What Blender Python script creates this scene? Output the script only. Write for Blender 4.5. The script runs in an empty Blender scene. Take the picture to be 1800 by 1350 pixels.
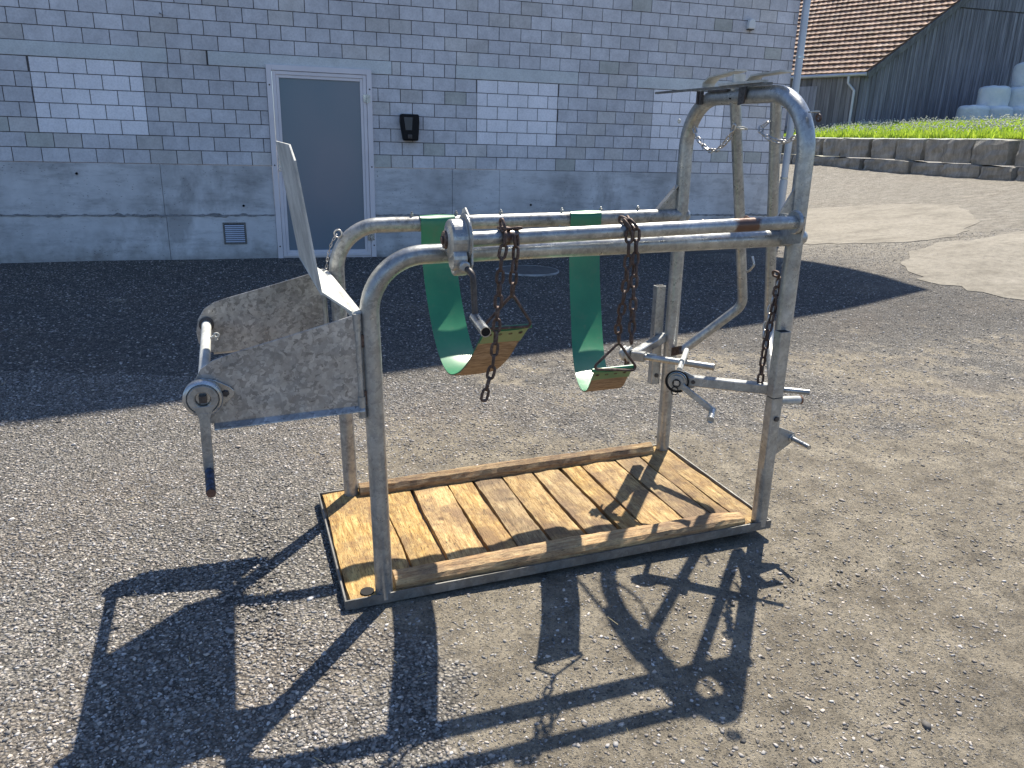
import bpy, bmesh, math, random
import numpy as np
from mathutils import Vector, Matrix
random.seed(7); rng = np.random.default_rng(11)
scn = bpy.context.scene
R = math.radians

# ------------------------------------------------------------------ camera
cam_d = bpy.data.cameras.new("camera"); cam = bpy.data.objects.new("camera", cam_d)
scn.collection.objects.link(cam); scn.camera = cam
cam_d.sensor_width = 36.0; cam_d.lens = 1322.03 / 1800 * 36
cam_d.clip_start = 0.05; cam_d.clip_end = 3000
cr = Vector((0.955, -0.297, 0.025)).normalized()
cu = -Vector((-0.066, -0.293, -0.954)); cb = cr.cross(cu).normalized(); cu = cb.cross(cr).normalized()
cam.matrix_world = Matrix.Translation((2.245, -9.295, 1.303)) @ Matrix((cr, cu, cb)).transposed().to_4x4()

# ------------------------------------------------------------------ sky, sun, exposure
SUN = Vector((0.345, 0.450, 0.824)).normalized()
EL = math.asin(SUN.z); ROT = math.atan2(SUN.x, SUN.y)
world = bpy.data.worlds.new("World"); scn.world = world; world.use_nodes = True
wn = world.node_tree.nodes; wl = world.node_tree.links
for n in list(wn): wn.remove(n)
sky = wn.new("ShaderNodeTexSky"); sky.sky_type = 'NISHITA'; sky.sun_disc = False
sky.sun_elevation = EL; sky.sun_rotation = ROT; sky.ozone_density = 1.6; sky.dust_density = 0.6; sky.air_density = 1.1
bg = wn.new("ShaderNodeBackground"); bg.inputs[1].default_value = 0.082
wo = wn.new("ShaderNodeOutputWorld")
tintn = wn.new("ShaderNodeMix"); tintn.data_type = 'RGBA'; tintn.blend_type = 'MULTIPLY'; tintn.inputs[0].default_value = 1.0
tintn.inputs[7].default_value = (0.83, 0.95, 1.15, 1); wl.new(sky.outputs[0], tintn.inputs[6]); wl.new(tintn.outputs[2], bg.inputs[0]); wl.new(bg.outputs[0], wo.inputs[0])
sd_ = bpy.data.lights.new("sun", 'SUN'); sd_.energy = 4.9; sd_.angle = R(0.53); sd_.color = (1.0, 0.93, 0.80)
sun = bpy.data.objects.new("sun", sd_); scn.collection.objects.link(sun)
sun.rotation_euler = SUN.to_track_quat('Z', 'Y').to_euler(); sun.location = (6, 4, 12)
scn.view_settings.view_transform = 'Standard'; scn.view_settings.look = 'None'
scn.view_settings.gamma = 1.0; scn.view_settings.exposure = 0.95

# ------------------------------------------------------------------ material helpers
class NT:
    def __init__(s, name):
        s.m = bpy.data.materials.new(name); s.m.use_nodes = True
        s.t = s.m.node_tree; s.n = s.t.nodes; s.l = s.t.links
        s.b = s.n["Principled BSDF"]; s.co = s.n.new("ShaderNodeTexCoord")
    def new(s, t, **k):
        n = s.n.new(t)
        for a, v in k.items(): setattr(n, a, v)
        return n
    def link(s, a, b): s.l.new(a, b)
    def coord(s, scale=(1, 1, 1), out="Object", rot=(0, 0, 0)):
        m = s.new("ShaderNodeMapping"); m.inputs["Scale"].default_value = scale; m.inputs["Rotation"].default_value = rot
        s.link(s.co.outputs[out], m.inputs[0]); return m.outputs[0]
    def noise(s, v, scale, detail=4, rough=0.55, dist=0.0):
        n = s.new("ShaderNodeTexNoise"); n.inputs["Scale"].default_value = scale; n.inputs["Detail"].default_value = detail
        n.inputs["Roughness"].default_value = rough; n.inputs["Distortion"].default_value = dist
        s.link(v, n.inputs["Vector"]); return n.outputs[0]
    def voro(s, v, scale, feature='F1', rnd=1.0):
        n = s.new("ShaderNodeTexVoronoi", feature=feature); n.inputs["Scale"].default_value = scale
        n.inputs["Randomness"].default_value = rnd; s.link(v, n.inputs["Vector"]); return n
    def ramp(s, f, stops, interp='LINEAR'):
        n = s.new("ShaderNodeValToRGB"); cr_ = n.color_ramp; cr_.interpolation = interp
        while len(cr_.elements) > 1: cr_.elements.remove(cr_.elements[-1])
        for i, (p, c) in enumerate(stops):
            if not isinstance(c, (tuple, list)): c = (c, c, c)
            e = cr_.elements[0] if i == 0 else cr_.elements.new(p)
            e.position = p; e.color = (*c[:3], 1)
        s.link(f, n.inputs[0]); return n.outputs[0]
    def mix(s, fac, a, b, mode='MIX'):
        n = s.new("ShaderNodeMix", data_type='RGBA', blend_type=mode)
        for sock, v in ((n.inputs[0], fac), (n.inputs[6], a), (n.inputs[7], b)):
            if isinstance(v, (int, float)): sock.default_value = v if sock == n.inputs[0] else (v, v, v, 1)
            elif isinstance(v, (tuple, list)): sock.default_value = (*v[:3], 1)
            else: s.link(v, sock)
        return n.outputs[2]
    def math(s, op, a, b=0.0, c=None, clamp=False):
        n = s.new("ShaderNodeMath", operation=op, use_clamp=clamp)
        for i, v in enumerate((a, b) if c is None else (a, b, c)):
            if isinstance(v, (int, float)): n.inputs[i].default_value = v
            else: s.link(v, n.inputs[i])
        return n.outputs[0]
    def bump(s, h, strength=0.5, dist=0.01, prev=None):
        n = s.new("ShaderNodeBump"); n.inputs["Strength"].default_value = strength; n.inputs["Distance"].default_value = dist
        s.link(h, n.inputs["Height"])
        if prev is not None: s.link(prev, n.inputs["Normal"])
        return n.outputs[0]
    def out(s, color=None, rough=None, metal=None, normal=None, spec=None):
        for k, v in (("Base Color", color), ("Roughness", rough), ("Metallic", metal), ("Normal", normal), ("Specular IOR Level", spec)):
            if v is None: continue
            if isinstance(v, (int, float)): s.b.inputs[k].default_value = v
            elif isinstance(v, (tuple, list)): s.b.inputs[k].default_value = (*v[:3], 1)
            else: s.link(v, s.b.inputs[k])
        return s.m
    def attr(s, name):
        n = s.new("ShaderNodeAttribute"); n.attribute_name = name; return n

M = {}
def mat_galv(name, lo, hi, spangle, metal, rough, dirt=0.35, warm=(0.16, 0.13, 0.10)):
    t = NT(name); c = t.coord()
    w = t.noise(c, 42, 3); v = t.new("ShaderNodeVectorMath", operation='ADD')
    sc = t.new("ShaderNodeVectorMath", operation='SCALE'); t.link(w, sc.inputs[0]); sc.inputs["Scale"].default_value = 0.06
    t.link(c, v.inputs[0]); t.link(sc.outputs[0], v.inputs[1])
    vo = t.voro(v.outputs[0], spangle); cell = t.ramp(vo.outputs["Color"], [(0.0, lo), (1.0, hi)])
    blot = t.ramp(t.noise(c, 7, 6, 0.65), [(0.35, 0.62), (0.65, 1.0)])
    col = t.mix(1.0, cell, blot, 'MULTIPLY')
    dm = t.math('MULTIPLY', t.ramp(t.noise(c, 26, 8, 0.7), [(0.5, 0.0), (0.72, 1.0)]), dirt)
    col = t.mix(dm, col, warm)
    rg = t.ramp(t.noise(c, 30, 5), [(0.3, rough - 0.1), (0.7, rough + 0.14)])
    me = t.math('SUBTRACT', metal, t.math('MULTIPLY', dm, 0.6), clamp=True)
    return t.out(col, rg, me, t.bump(t.noise(c, 160, 4), 0.12, 0.002))
M['galv'] = mat_galv('galvanised_steel', (0.34, 0.35, 0.35), (0.54, 0.55, 0.54), 85, 0.62, 0.34, 0.3)
M['galv_dirty'] = mat_galv('stained_galvanised_steel', (0.30, 0.305, 0.30), (0.50, 0.50, 0.48), 80, 0.5, 0.38, 0.9, (0.06, 0.05, 0.045))
M['sheet'] = mat_galv('spangled_sheet_steel', (0.24, 0.235, 0.23), (0.64, 0.63, 0.61), 84, 0.5, 0.36, 0.2)
def rusty_bar():
    m = M['galv'].copy(); m.name = 'galvanised_bar_with_rust'; nt = m.node_tree; b = nt.nodes["Principled BSDF"]
    co = nt.nodes.new("ShaderNodeTexCoord"); sp = nt.nodes.new("ShaderNodeSeparateXYZ"); nt.links.new(co.outputs["Object"], sp.inputs[0])
    nz = nt.nodes.new("ShaderNodeTexNoise"); nz.inputs["Scale"].default_value = 45; nz.inputs["Detail"].default_value = 7; nt.links.new(co.outputs["Object"], nz.inputs["Vector"])
    def mth(op, a, b_=0.0, cl=False):
        n = nt.nodes.new("ShaderNodeMath"); n.operation = op; n.use_clamp = cl
        for i, v in enumerate((a, b_)):
            if isinstance(v, (int, float)): n.inputs[i].default_value = v
            else: nt.links.new(v, n.inputs[i])
        return n.outputs[0]
    d1 = mth('ABSOLUTE', mth('SUBTRACT', sp.outputs[0], 1.11)); f1 = mth('SUBTRACT', 1.0, mth('MULTIPLY', d1, 14.0), True)
    d2 = mth('ABSOLUTE', mth('SUBTRACT', sp.outputs[0], .36)); f2 = mth('SUBTRACT', .7, mth('MULTIPLY', d2, 16.0), True)
    f = mth('MULTIPLY', mth('SUBTRACT', mth('ADD', mth('MAXIMUM', f1, f2), nz.outputs[0]), 0.86), 4.0, True)
    mx = nt.nodes.new("ShaderNodeMix"); mx.data_type = 'RGBA'; nt.links.new(f, mx.inputs[0]); src = b.inputs["Base Color"].links[0].from_socket
    nt.links.new(src, mx.inputs[6]); mx.inputs[7].default_value = (0.12, 0.072, 0.055, 1); nt.links.new(mx.outputs[2], b.inputs["Base Color"])
    return m
M['galv_rust'] = rusty_bar()
M['pale'] = mat_galv('chalky_zinc', (0.52, 0.53, 0.50), (0.68, 0.68, 0.64), 60, 0.1, 0.6, 0.25, (0.30, 0.27, 0.22))
M['chrome'] = mat_galv('bright_zinc', (0.50, 0.52, 0.54), (0.62, 0.64, 0.66), 90, 0.9, 0.25, 0.2)
M['dark_steel'] = mat_galv('dark_oiled_steel', (0.06, 0.055, 0.055), (0.13, 0.12, 0.115), 90, 0.5, 0.5, 0.6, (0.09, 0.05, 0.03))
M['rim'] = mat_galv('weathered_angle_steel', (0.16, 0.155, 0.145), (0.27, 0.265, 0.25), 60, 0.35, 0.55, 0.7, (0.10, 0.075, 0.05))

t = NT('rusty_chain'); c = t.coord(out="Generated")
oc = t.coord()
col = t.ramp(t.noise(oc, 90, 6, 0.7), [(0.3, (0.04, 0.027, 0.022)), (0.55, (0.11, 0.072, 0.058)), (0.75, (0.24, 0.20, 0.18))])
M['rust'] = t.out(col, 0.6, 0.45, t.bump(t.noise(oc, 250, 4), 0.3, 0.002))
t = NT('rust_patch'); oc = t.coord()
M['rust_red'] = t.out(t.ramp(t.noise(oc, 60, 6, 0.7), [(0.35, (0.09, 0.045, 0.03)), (0.7, (0.26, 0.14, 0.09))]), 0.8, 0.1)
t = NT('steel_chain'); oc = t.coord()
M['chain'] = t.out(t.ramp(t.noise(oc, 90, 5, 0.7), [(0.35, (0.25, 0.23, 0.22)), (0.6, (0.55, 0.54, 0.53))]), 0.4, 0.7)
t = NT('black_rubber'); M['black'] = t.out((0.010, 0.010, 0.011), 0.6, None, None, 0.2)
t = NT('black_screen'); M['screen'] = t.out((0.03, 0.04, 0.055), 0.25)
t = NT('blue_grip'); oc = t.coord()
M['blue'] = t.out(t.ramp(t.noise(oc, 70, 6, 0.7), [(0.40, (0.045, 0.03, 0.025)), (0.52, (0.035, 0.05, 0.09)), (0.7, (0.10, 0.13, 0.20))]), 0.5, 0.2)
t = NT('white_plastic'); M['white'] = t.out((0.72, 0.72, 0.70), 0.4)

# belts
t = NT('green_webbing'); oc = t.coord()
gcol = t.mix(t.ramp(t.noise(oc, 6, 5, 0.6), [(0.35, 0.0), (0.7, 1.0)]), (0.016, 0.15, 0.07), (0.03, 0.22, 0.10))
gcol = t.mix(t.ramp(t.noise(oc, 24, 8, 0.75), [(0.52, 0.0), (0.75, 0.5)]), gcol, (0.10, 0.12, 0.07))
M['green'] = t.out(gcol, 0.33, 0.0, t.bump(t.noise(oc, 300, 2), 0.08, 0.001), 0.6)
t = NT('brown_canvas'); oc = t.coord((1, 4, 4))
M['canvas'] = t.out(t.ramp(t.noise(oc, 22, 7, 0.7), [(0.3, (0.10, 0.06, 0.035)), (0.5, (0.27, 0.18, 0.11)), (0.72, (0.45, 0.34, 0.24))]), 0.85, 0.0, t.bump(t.noise(oc, 200, 3), 0.3, 0.002))

# weathered planks: colour varies per plank (object random)
def mat_wood(name, tone, axis):
    t = NT(name)
    s = [9, 9, 9]; s[axis] = 0.9
    c0 = t.coord(tuple(s)); oi = t.new("ShaderNodeObjectInfo")
    add = t.new("ShaderNodeVectorMath", operation='ADD'); sc = t.new("ShaderNodeVectorMath", operation='SCALE')
    cmb = t.new("ShaderNodeCombineXYZ"); t.link(oi.outputs["Random"], cmb.inputs[0]); t.link(oi.outputs["Random"], cmb.inputs[1])
    t.link(cmb.outputs[0], sc.inputs[0]); sc.inputs["Scale"].default_value = 37.0
    t.link(c0, add.inputs[0]); t.link(sc.outputs[0], add.inputs[1]); v = add.outputs[0]
    grain = t.noise(v, 9, 9, 0.75, 0.6)
    fine = t.noise(v, 34, 6, 0.7)
    a, b, d = tone
    col = t.ramp(grain, [(0.30, d), (0.45, b), (0.60, a), (0.80, tuple(min(1, x * 1.25) for x in a))])
    ov = t.coord((1, 1, 1)); add2 = t.new("ShaderNodeVectorMath", operation='ADD'); t.link(ov, add2.inputs[0]); t.link(sc.outputs[0], add2.inputs[1])
    stain = t.ramp(t.noise(add2.outputs[0], 5, 8, 0.72), [(0.43, 0.0), (0.60, 0.85)])
    col = t.mix(stain, col, (0.21, 0.135, 0.08))
    knots = t.voro(add2.outputs[0], 6.5); kn = t.ramp(knots.outputs["Distance"], [(0.03, 0.8), (0.12, 0.0)])
    col = t.mix(kn, col, (0.10, 0.055, 0.03))
    vv = t.math('MULTIPLY_ADD', oi.outputs["Random"], 0.38, 0.70)
    hsv = t.new("ShaderNodeHueSaturation"); hsat = t.math('MULTIPLY_ADD', t.math('FRACT', t.math('MULTIPLY', oi.outputs['Random'], 7.3)), 0.26, 0.95); t.link(hsat, hsv.inputs['Saturation']); t.link(col, hsv.inputs["Color"]); t.link(vv, hsv.inputs["Value"])
    crack = t.ramp(fine, [(0.34, 0.18), (0.46, 1.0)])
    col = t.mix(1.0, hsv.outputs[0], crack, 'MULTIPLY')
    h = t.math('ADD', t.math('MULTIPLY', grain, 1.0), t.math('MULTIPLY', fine, 0.8))
    return t.out(col, 0.8, 0.0, t.bump(h, 0.9, 0.006))
M['plank'] = mat_wood('worn_plank_wood', ((0.68, 0.50, 0.25), (0.44, 0.28, 0.12), (0.13, 0.075, 0.035)), 1)
M['log'] = mat_wood('rough_edge_timber', ((0.60, 0.43, 0.22), (0.42, 0.25, 0.11), (0.20, 0.10, 0.04)), 0)

# block wall, concrete
def mat_block(name, base, pit=0.5, blot=0.8):
    t = NT(name); c = t.coord(); a = t.attr("tint")
    lo = t.noise(c, 5.5, 8, 0.68, 0.3); hi = t.noise(c, 60, 4, 0.6)
    col = t.mix(1.0, base, t.ramp(lo, [(0.3, blot), (0.7, 1.08)]), 'MULTIPLY')
    col = t.mix(1.0, col, a.outputs["Color"], 'MULTIPLY')
    col = t.mix(1.0, col, t.ramp(hi, [(0.3, 0.88), (0.6, 1.04)]), 'MULTIPLY')
    pits = t.ramp(t.voro(c, 55).outputs["Distance"], [(0.06, 1.0), (0.14, 0.0)])
    big_ = t.ramp(t.noise(c, 0.8, 4, 0.6), [(0.35, 0.86), (0.6, 1.03)]); col = t.mix(1.0, col, big_, 'MULTIPLY')
    pm = t.math('MULTIPLY', pits, t.math('MULTIPLY', t.ramp(t.noise(c, 5, 4), [(0.5, 0.0), (0.65, 1.0)]), pit))
    col = t.mix(pm, col, (0.12, 0.12, 0.12))
    return t.out(col, 0.88, 0.0, t.bump(hi, 0.35, 0.004), 0.3)
M['block'] = mat_block('cement_block', (0.70, 0.69, 0.70))
M['infill'] = mat_block('sand_lime_block', (0.90, 0.88, 0.90), 0.05, 0.97)
M['mortar'] = mat_block('mortar_joint', (0.13, 0.12, 0.12), 0.1)
M['lintel'] = mat_block('cast_lintel', (0.68, 0.70, 0.69), 0.6, 0.9)
t = NT('board_marked_concrete'); c = t.coord(); cl = t.coord((0.6, 1, 2.4))
streak = t.noise(cl, 3.0, 9, 0.75); blot = t.noise(c, 1.3, 6, 0.62)
col = t.ramp(blot, [(0.3, (0.36, 0.355, 0.35)), (0.5, (0.60, 0.595, 0.595)), (0.72, (0.76, 0.755, 0.755))])
col = t.mix(1.0, col, t.ramp(streak, [(0.34, 0.68), (0.5, 0.97), (0.7, 1.06)]), 'MULTIPLY')
pits = t.ramp(t.voro(t.coord((.55, 1, 1.4)), 34).outputs["Distance"], [(0.07, 1.0), (0.17, 0.0)])
pm = t.math('MULTIPLY', pits, t.ramp(t.noise(c, 3.5, 5), [(0.42, 0.0), (0.58, 0.95)]))
sz = t.new("ShaderNodeSeparateXYZ"); t.link(c, sz.inputs[0])
spl = t.math('SUBTRACT', t.math('ADD', t.math('MULTIPLY', sz.outputs[2], -3.4), 0.62), t.math('MULTIPLY', t.math('SUBTRACT', t.noise(c, 4.0, 8, 0.7), .5), -2.2), clamp=True)
col = t.mix(t.math('MULTIPLY', spl, 0.75), col, (0.15, 0.135, 0.11))
dk = t.math('MULTIPLY', t.ramp(t.noise(t.coord((1.3, 1, .7)), 1.0, 6, .65), [(0.56, 0.0), (0.66, 0.5)]), 1.0); col = t.mix(dk, col, (0.16, 0.15, 0.14))
col = t.mix(pm, col, (0.09, 0.09, 0.09))
M['concrete'] = t.out(col, 0.85, 0.0, t.bump(t.math('ADD', streak, t.math('MULTIPLY', pm, -1.5)), 0.5, 0.01), 0.3)
t = NT('rough_cold_joint'); c = t.coord((1, 1, 3)); n1 = t.noise(c, 30, 7, 0.75)
M['joint'] = t.out(t.ramp(n1, [(0.35, (0.13, 0.125, 0.12)), (0.6, (0.36, 0.355, 0.35))]), 0.95, 0.0, t.bump(n1, 1.0, 0.02))
t = NT('aluminium_frame'); c = t.coord(); M['alu'] = t.out(t.ramp(t.noise(c, 3, 3), [(0.3, (0.66, 0.62, 0.64)), (0.7, (0.75, 0.71, 0.73))]), 0.45, 0.35)
M['alu'].node_tree.nodes['Principled BSDF'].inputs['Metallic'].default_value = 0.15
t = NT('frosted_glazing'); c = t.coord(); M['glass'] = t.out(t.ramp(t.noise(t.coord((1, 1, 0.5)), 1.1, 2, 0.4), [(0.3, (0.11, 0.18, 0.225)), (0.7, (0.21, 0.225, 0.26))]), 0.28, 0.0, None, 0.6)
t = NT('pale_zinc_pipe'); c = t.coord(); M['pipe'] = t.out(t.ramp(t.noise(c, 4, 3), [(0.3, (0.44, 0.46, 0.50)), (0.7, (0.56, 0.58, 0.61))]), 0.4, 0.4)
t = NT('roof_underside'); M['soffit'] = t.out((0.30, 0.22, 0.15), 0.8)

# barn
t = NT('silvered_barn_boards'); c = t.coord((1, 1, 0.06)); a = t.attr("tint")
col = t.ramp(t.noise(c, 9, 8, 0.7), [(0.3, (0.09, 0.09, 0.105)), (0.55, (0.215, 0.218, 0.25)), (0.75, (0.34, 0.345, 0.385))])
col = t.mix(1.0, col, a.outputs["Color"], 'MULTIPLY')
M['boards'] = t.out(col, 0.85, 0.0, t.bump(t.noise(c, 20, 6), 0.5, 0.01))
t = NT('clay_tile'); c = t.coord(); a = t.attr("tint")
col = t.mix(1.0, t.ramp(t.noise(c, 3.0, 6, 0.7), [(0.3, (0.20, 0.125, 0.09)), (0.52, (0.33, 0.205, 0.145)), (0.7, (0.44, 0.33, 0.25))]), a.outputs["Color"], 'MULTIPLY')
lich = t.ramp(t.noise(c, 5.5, 6, 0.75), [(0.66, 0.0), (0.72, 0.9)])
col = t.mix(lich, col, (0.55, 0.33, 0.08))
M['tile'] = t.out(col, 0.8)
t = NT('wrapped_film'); c = t.coord(); cw = t.coord((1, 1, 9))
M['film'] = t.out(t.ramp(t.noise(c, 3, 5, 0.6), [(0.3, (0.66, 0.72, 0.76)), (0.7, (0.86, 0.89, 0.90))]), 0.35, 0.0, t.bump(t.noise(cw, 5, 7, 0.75, 0.8), 0.9, 0.04))
t = NT('quarried_block'); c = t.coord(); n1 = t.noise(c, 2.5, 8, 0.7)
col = t.ramp(n1, [(0.3, (0.17, 0.16, 0.14)), (0.5, (0.30, 0.285, 0.25)), (0.7, (0.43, 0.41, 0.365))])
col = t.mix(t.ramp(t.noise(t.coord((1, 1, 0.25)), 6, 6, 0.7), [(0.45, 0.0), (0.7, 0.6)]), col, (0.11, 0.09, 0.06))
M['stone'] = t.out(col, 0.9, 0.0, t.bump(t.noise(c, 14, 8, 0.7), 0.8, 0.03))

# gravel ground
def ground_mat(name, force=None):
    t = NT(name); c = t.coord()
    sep = t.new("ShaderNodeSeparateXYZ"); t.link(c, sep.inputs[0]); X, Y = sep.outputs[0], sep.outputs[1]
    def smooth(v, a, b):
        n = t.new("ShaderNodeMapRange", interpolation_type='SMOOTHSTEP'); t.link(v, n.inputs[0])
        n.inputs[1].default_value = a; n.inputs[2].default_value = b; return n.outputs[0]
    big = t.noise(c, 1.1, 7, 0.62); med = t.noise(c, 4.5, 7, 0.65)
    # compacted earth in front and to the right of the stand
    side = smooth(t.math('ADD', X, t.math('MULTIPLY', Y, 0.15)), 1.15, 1.75)
    front = smooth(Y, -5.2, -6.9)
    d = t.math('MULTIPLY', side, front)
    strip = t.math('MULTIPLY', t.math('MULTIPLY', smooth(Y, -4.3, -5.2), smooth(Y, -6.4, -5.6)), t.math('MULTIPLY', smooth(X, 2.6, 4.0), 0.55))
    d = t.math('MAXIMUM', d, strip)
    jitter = t.math('MULTIPLY', t.math('SUBTRACT', t.math('ADD', big, med), 1.0), 1.9)
    d = t.math('ADD', d, jitter, clamp=True)
    d = smooth(d, 0.35, 0.75)
    # stone chips, two sizes
    warp = t.new("ShaderNodeVectorMath", operation='SCALE'); nz = t.new("ShaderNodeTexNoise"); nz.inputs["Scale"].default_value = 60
    t.link(c, nz.inputs["Vector"]); t.link(nz.outputs["Color"], warp.inputs[0]); warp.inputs["Scale"].default_value = 0.008
    wv = t.new("ShaderNodeVectorMath", operation='ADD'); t.link(c, wv.inputs[0]); t.link(warp.outputs[0], wv.inputs[1])
    v1 = t.voro(wv.outputs[0], 88); v2 = t.voro(wv.outputs[0], 170)
    chip = t.ramp(v1.outputs["Color"], [(0.0, (0.05, 0.046, 0.042)), (0.3, (0.13, 0.122, 0.11)), (0.6, (0.22, 0.205, 0.182)), (0.85, (0.35, 0.325, 0.285)), (1.0, (0.56, 0.52, 0.45))])
    chip2 = t.ramp(v2.outputs["Color"], [(0.0, (0.045, 0.042, 0.038)), (0.5, (0.175, 0.162, 0.143)), (1.0, (0.42, 0.385, 0.335))])
    grav = t.mix(t.ramp(t.noise(c, 45, 2), [(0.45, 0.0), (0.55, 1.0)]), chip, chip2)
    gap = t.ramp(v1.outputs["Distance"], [(0.35, 1.0), (0.62, 0.5)])  # painted occlusion shade: colour darkens towards the gaps between chips
    grav = t.mix(1.0, grav, gap, 'MULTIPLY')
    grav = t.mix(t.ramp(big, [(0.45, 0.0), (0.75, 0.45)]), grav, (0.20, 0.155, 0.115))
    fines = t.math('ADD', t.math('MULTIPLY', t.noise(c, 220, 5, 0.7), .5), t.math('MULTIPLY', t.noise(c, 70, 6, 0.75), .5))
    earth = t.mix(t.ramp(med, [(0.35, 0.0), (0.7, 1.0)]), (0.172, 0.146, 0.108), (0.295, 0.257, 0.195))
    earth = t.mix(1.0, earth, t.ramp(fines, [(0.36, 0.5), (0.5, 1.0), (0.64, 1.35)]), 'MULTIPLY')
    speck = t.voro(wv.outputs[0], 120); sm = t.math('MULTIPLY', t.ramp(speck.outputs["Distance"], [(0.30, 1.0), (0.42, 0.0)]), t.ramp(speck.outputs["Color"], [(0.36, 0.0), (0.42, 0.9)]))
    earth = t.mix(sm, earth, chip2)
    pv = smooth(t.math('ADD', t.math('ADD', X, t.math('MULTIPLY', Y, 0.25)), t.math('MULTIPLY', t.math('SUBTRACT', big, .5), 3.0)), 6.6, 9.2)
    grav = t.mix(t.math('MULTIPLY', pv, 0.72), grav, t.mix(t.ramp(med, [(0.35, 0.0), (0.65, 1.0)]), (0.21, 0.187, 0.15), (0.33, 0.302, 0.255)))
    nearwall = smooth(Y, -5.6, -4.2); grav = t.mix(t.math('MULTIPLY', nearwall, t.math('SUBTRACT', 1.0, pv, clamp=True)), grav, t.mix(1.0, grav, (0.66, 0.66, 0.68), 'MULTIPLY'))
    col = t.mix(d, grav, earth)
    hg = t.math('MULTIPLY', t.math('SUBTRACT', 1.0, v1.outputs["Distance"]), 1.0)
    hg = t.math('ADD', hg, t.math('MULTIPLY', v1.outputs["Color"], 0.9))
    mot = t.noise(c, 13, 8, 0.72, 0.4)
    col = t.mix(1.0, col, t.ramp(mot, [(0.34, 0.62), (0.5, 1.0), (0.66, 1.30)]), 'MULTIPLY')
    he = t.math('ADD', t.math('MULTIPLY', fines, 1.3), t.math('MULTIPLY', sm, 0.6))
    hm = t.new("ShaderNodeMix", data_type='FLOAT'); t.link(d, hm.inputs[0]); t.link(hg, hm.inputs[2]); t.link(he, hm.inputs[3])
    b1 = t.bump(hm.outputs[0], 1.0, 0.013)
    b2 = t.bump(med, 0.5, 0.03, b1)
    return t.out(col, 0.85, 0.0, b2, 0.35)
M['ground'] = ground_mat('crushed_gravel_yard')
t = NT('old_concrete_slab'); c = t.coord(); n1 = t.noise(c, 1.6, 8, 0.68); n2 = t.noise(c, 90, 4, 0.7)
col = t.ramp(n1, [(0.3, (0.13, 0.115, 0.092)), (0.5, (0.215, 0.195, 0.160)), (0.75, (0.26, 0.238, 0.200))])
col = t.mix(1.0, col, t.ramp(n2, [(0.3, 0.72), (0.55, 1.05)]), 'MULTIPLY')
v3 = t.voro(c, 80); col = t.mix(t.math('MULTIPLY', t.ramp(v3.outputs['Distance'], [(.2, 1.0), (.4, 0.0)]), t.ramp(v3.outputs['Color'], [(.5, 0.0), (.6, .6)])), col, (0.16, 0.14, 0.12))
col = t.mix(1.0, col, t.ramp(t.noise(c, 13, 8, 0.72, 0.4), [(0.32, 0.7), (0.5, 1.0), (0.68, 1.2)]), 'MULTIPLY')
M['slab'] = t.out(col, 0.9, 0.0, t.bump(n2, 0.4, 0.004), 0.3)
t = NT('bank_soil'); c = t.coord(); M['bank'] = t.out(t.ramp(t.noise(c, 6, 6), [(0.3, (0.05, 0.08, 0.02)), (0.7, (0.10, 0.13, 0.04))]), 0.95)
def leafmat(name, c1, c2, tr=0.45):
    t = NT(name); a = t.attr("tint"); col = t.mix(a.outputs["Fac"], c1, c2)
    t.out(col, 0.6)
    tl = t.new("ShaderNodeBsdfTranslucent"); t.link(col, tl.inputs[0]); mx = t.new("ShaderNodeMixShader"); mx.inputs[0].default_value = tr
    t.link(t.b.outputs[0], mx.inputs[1]); t.link(tl.outputs[0], mx.inputs[2]); t.link(mx.outputs[0], t.n["Material Output"].inputs[0]); return t.m
M['grass'] = leafmat('meadow_grass', (0.20, 0.36, 0.03), (0.56, 0.68, 0.08))
M['seed'] = leafmat('seed_head', (0.55, 0.56, 0.50), (0.75, 0.75, 0.70), 0.3)
M['straw'] = leafmat('dry_straw', (0.50, 0.42, 0.22), (0.65, 0.55, 0.30), 0.2)
t = NT('loose_stone'); a = t.attr("tint"); c = t.coord()
M['pebble'] = t.out(t.mix(1.0, a.outputs["Color"], t.ramp(t.noise(c, 180, 3), [(0.3, 0.75), (0.7, 1.1)]), 'MULTIPLY'), 0.75, 0.0, None, 0.4)
t = NT('cast_iron_cover'); c = t.coord(); M['iron'] = t.out(t.ramp(t.noise(c, 14, 6), [(0.3, (0.05, 0.05, 0.05)), (0.7, (0.12, 0.12, 0.115))]), 0.6, 0.2, t.bump(t.noise(c, 60, 3), 0.5, 0.004))

# ------------------------------------------------------------------ object helpers
def link(o, parent=None):
    scn.collection.objects.link(o)
    if parent is not None: o.parent = parent
    return o
def tag(o, label=None, cat=None, group=None, kind=None):
    if label: o["label"] = label
    if cat: o["category"] = cat
    if group: o["group"] = group
    if kind: o["kind"] = kind
    return o
def empty(name, loc=(0, 0, 0), rot=None):
    o = bpy.data.objects.new(name, None); o.empty_display_size = 0.1; link(o)
    if rot is not None: o.matrix_world = Matrix.Translation(loc) @ rot.to_4x4()
    else: o.location = loc
    return o

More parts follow.
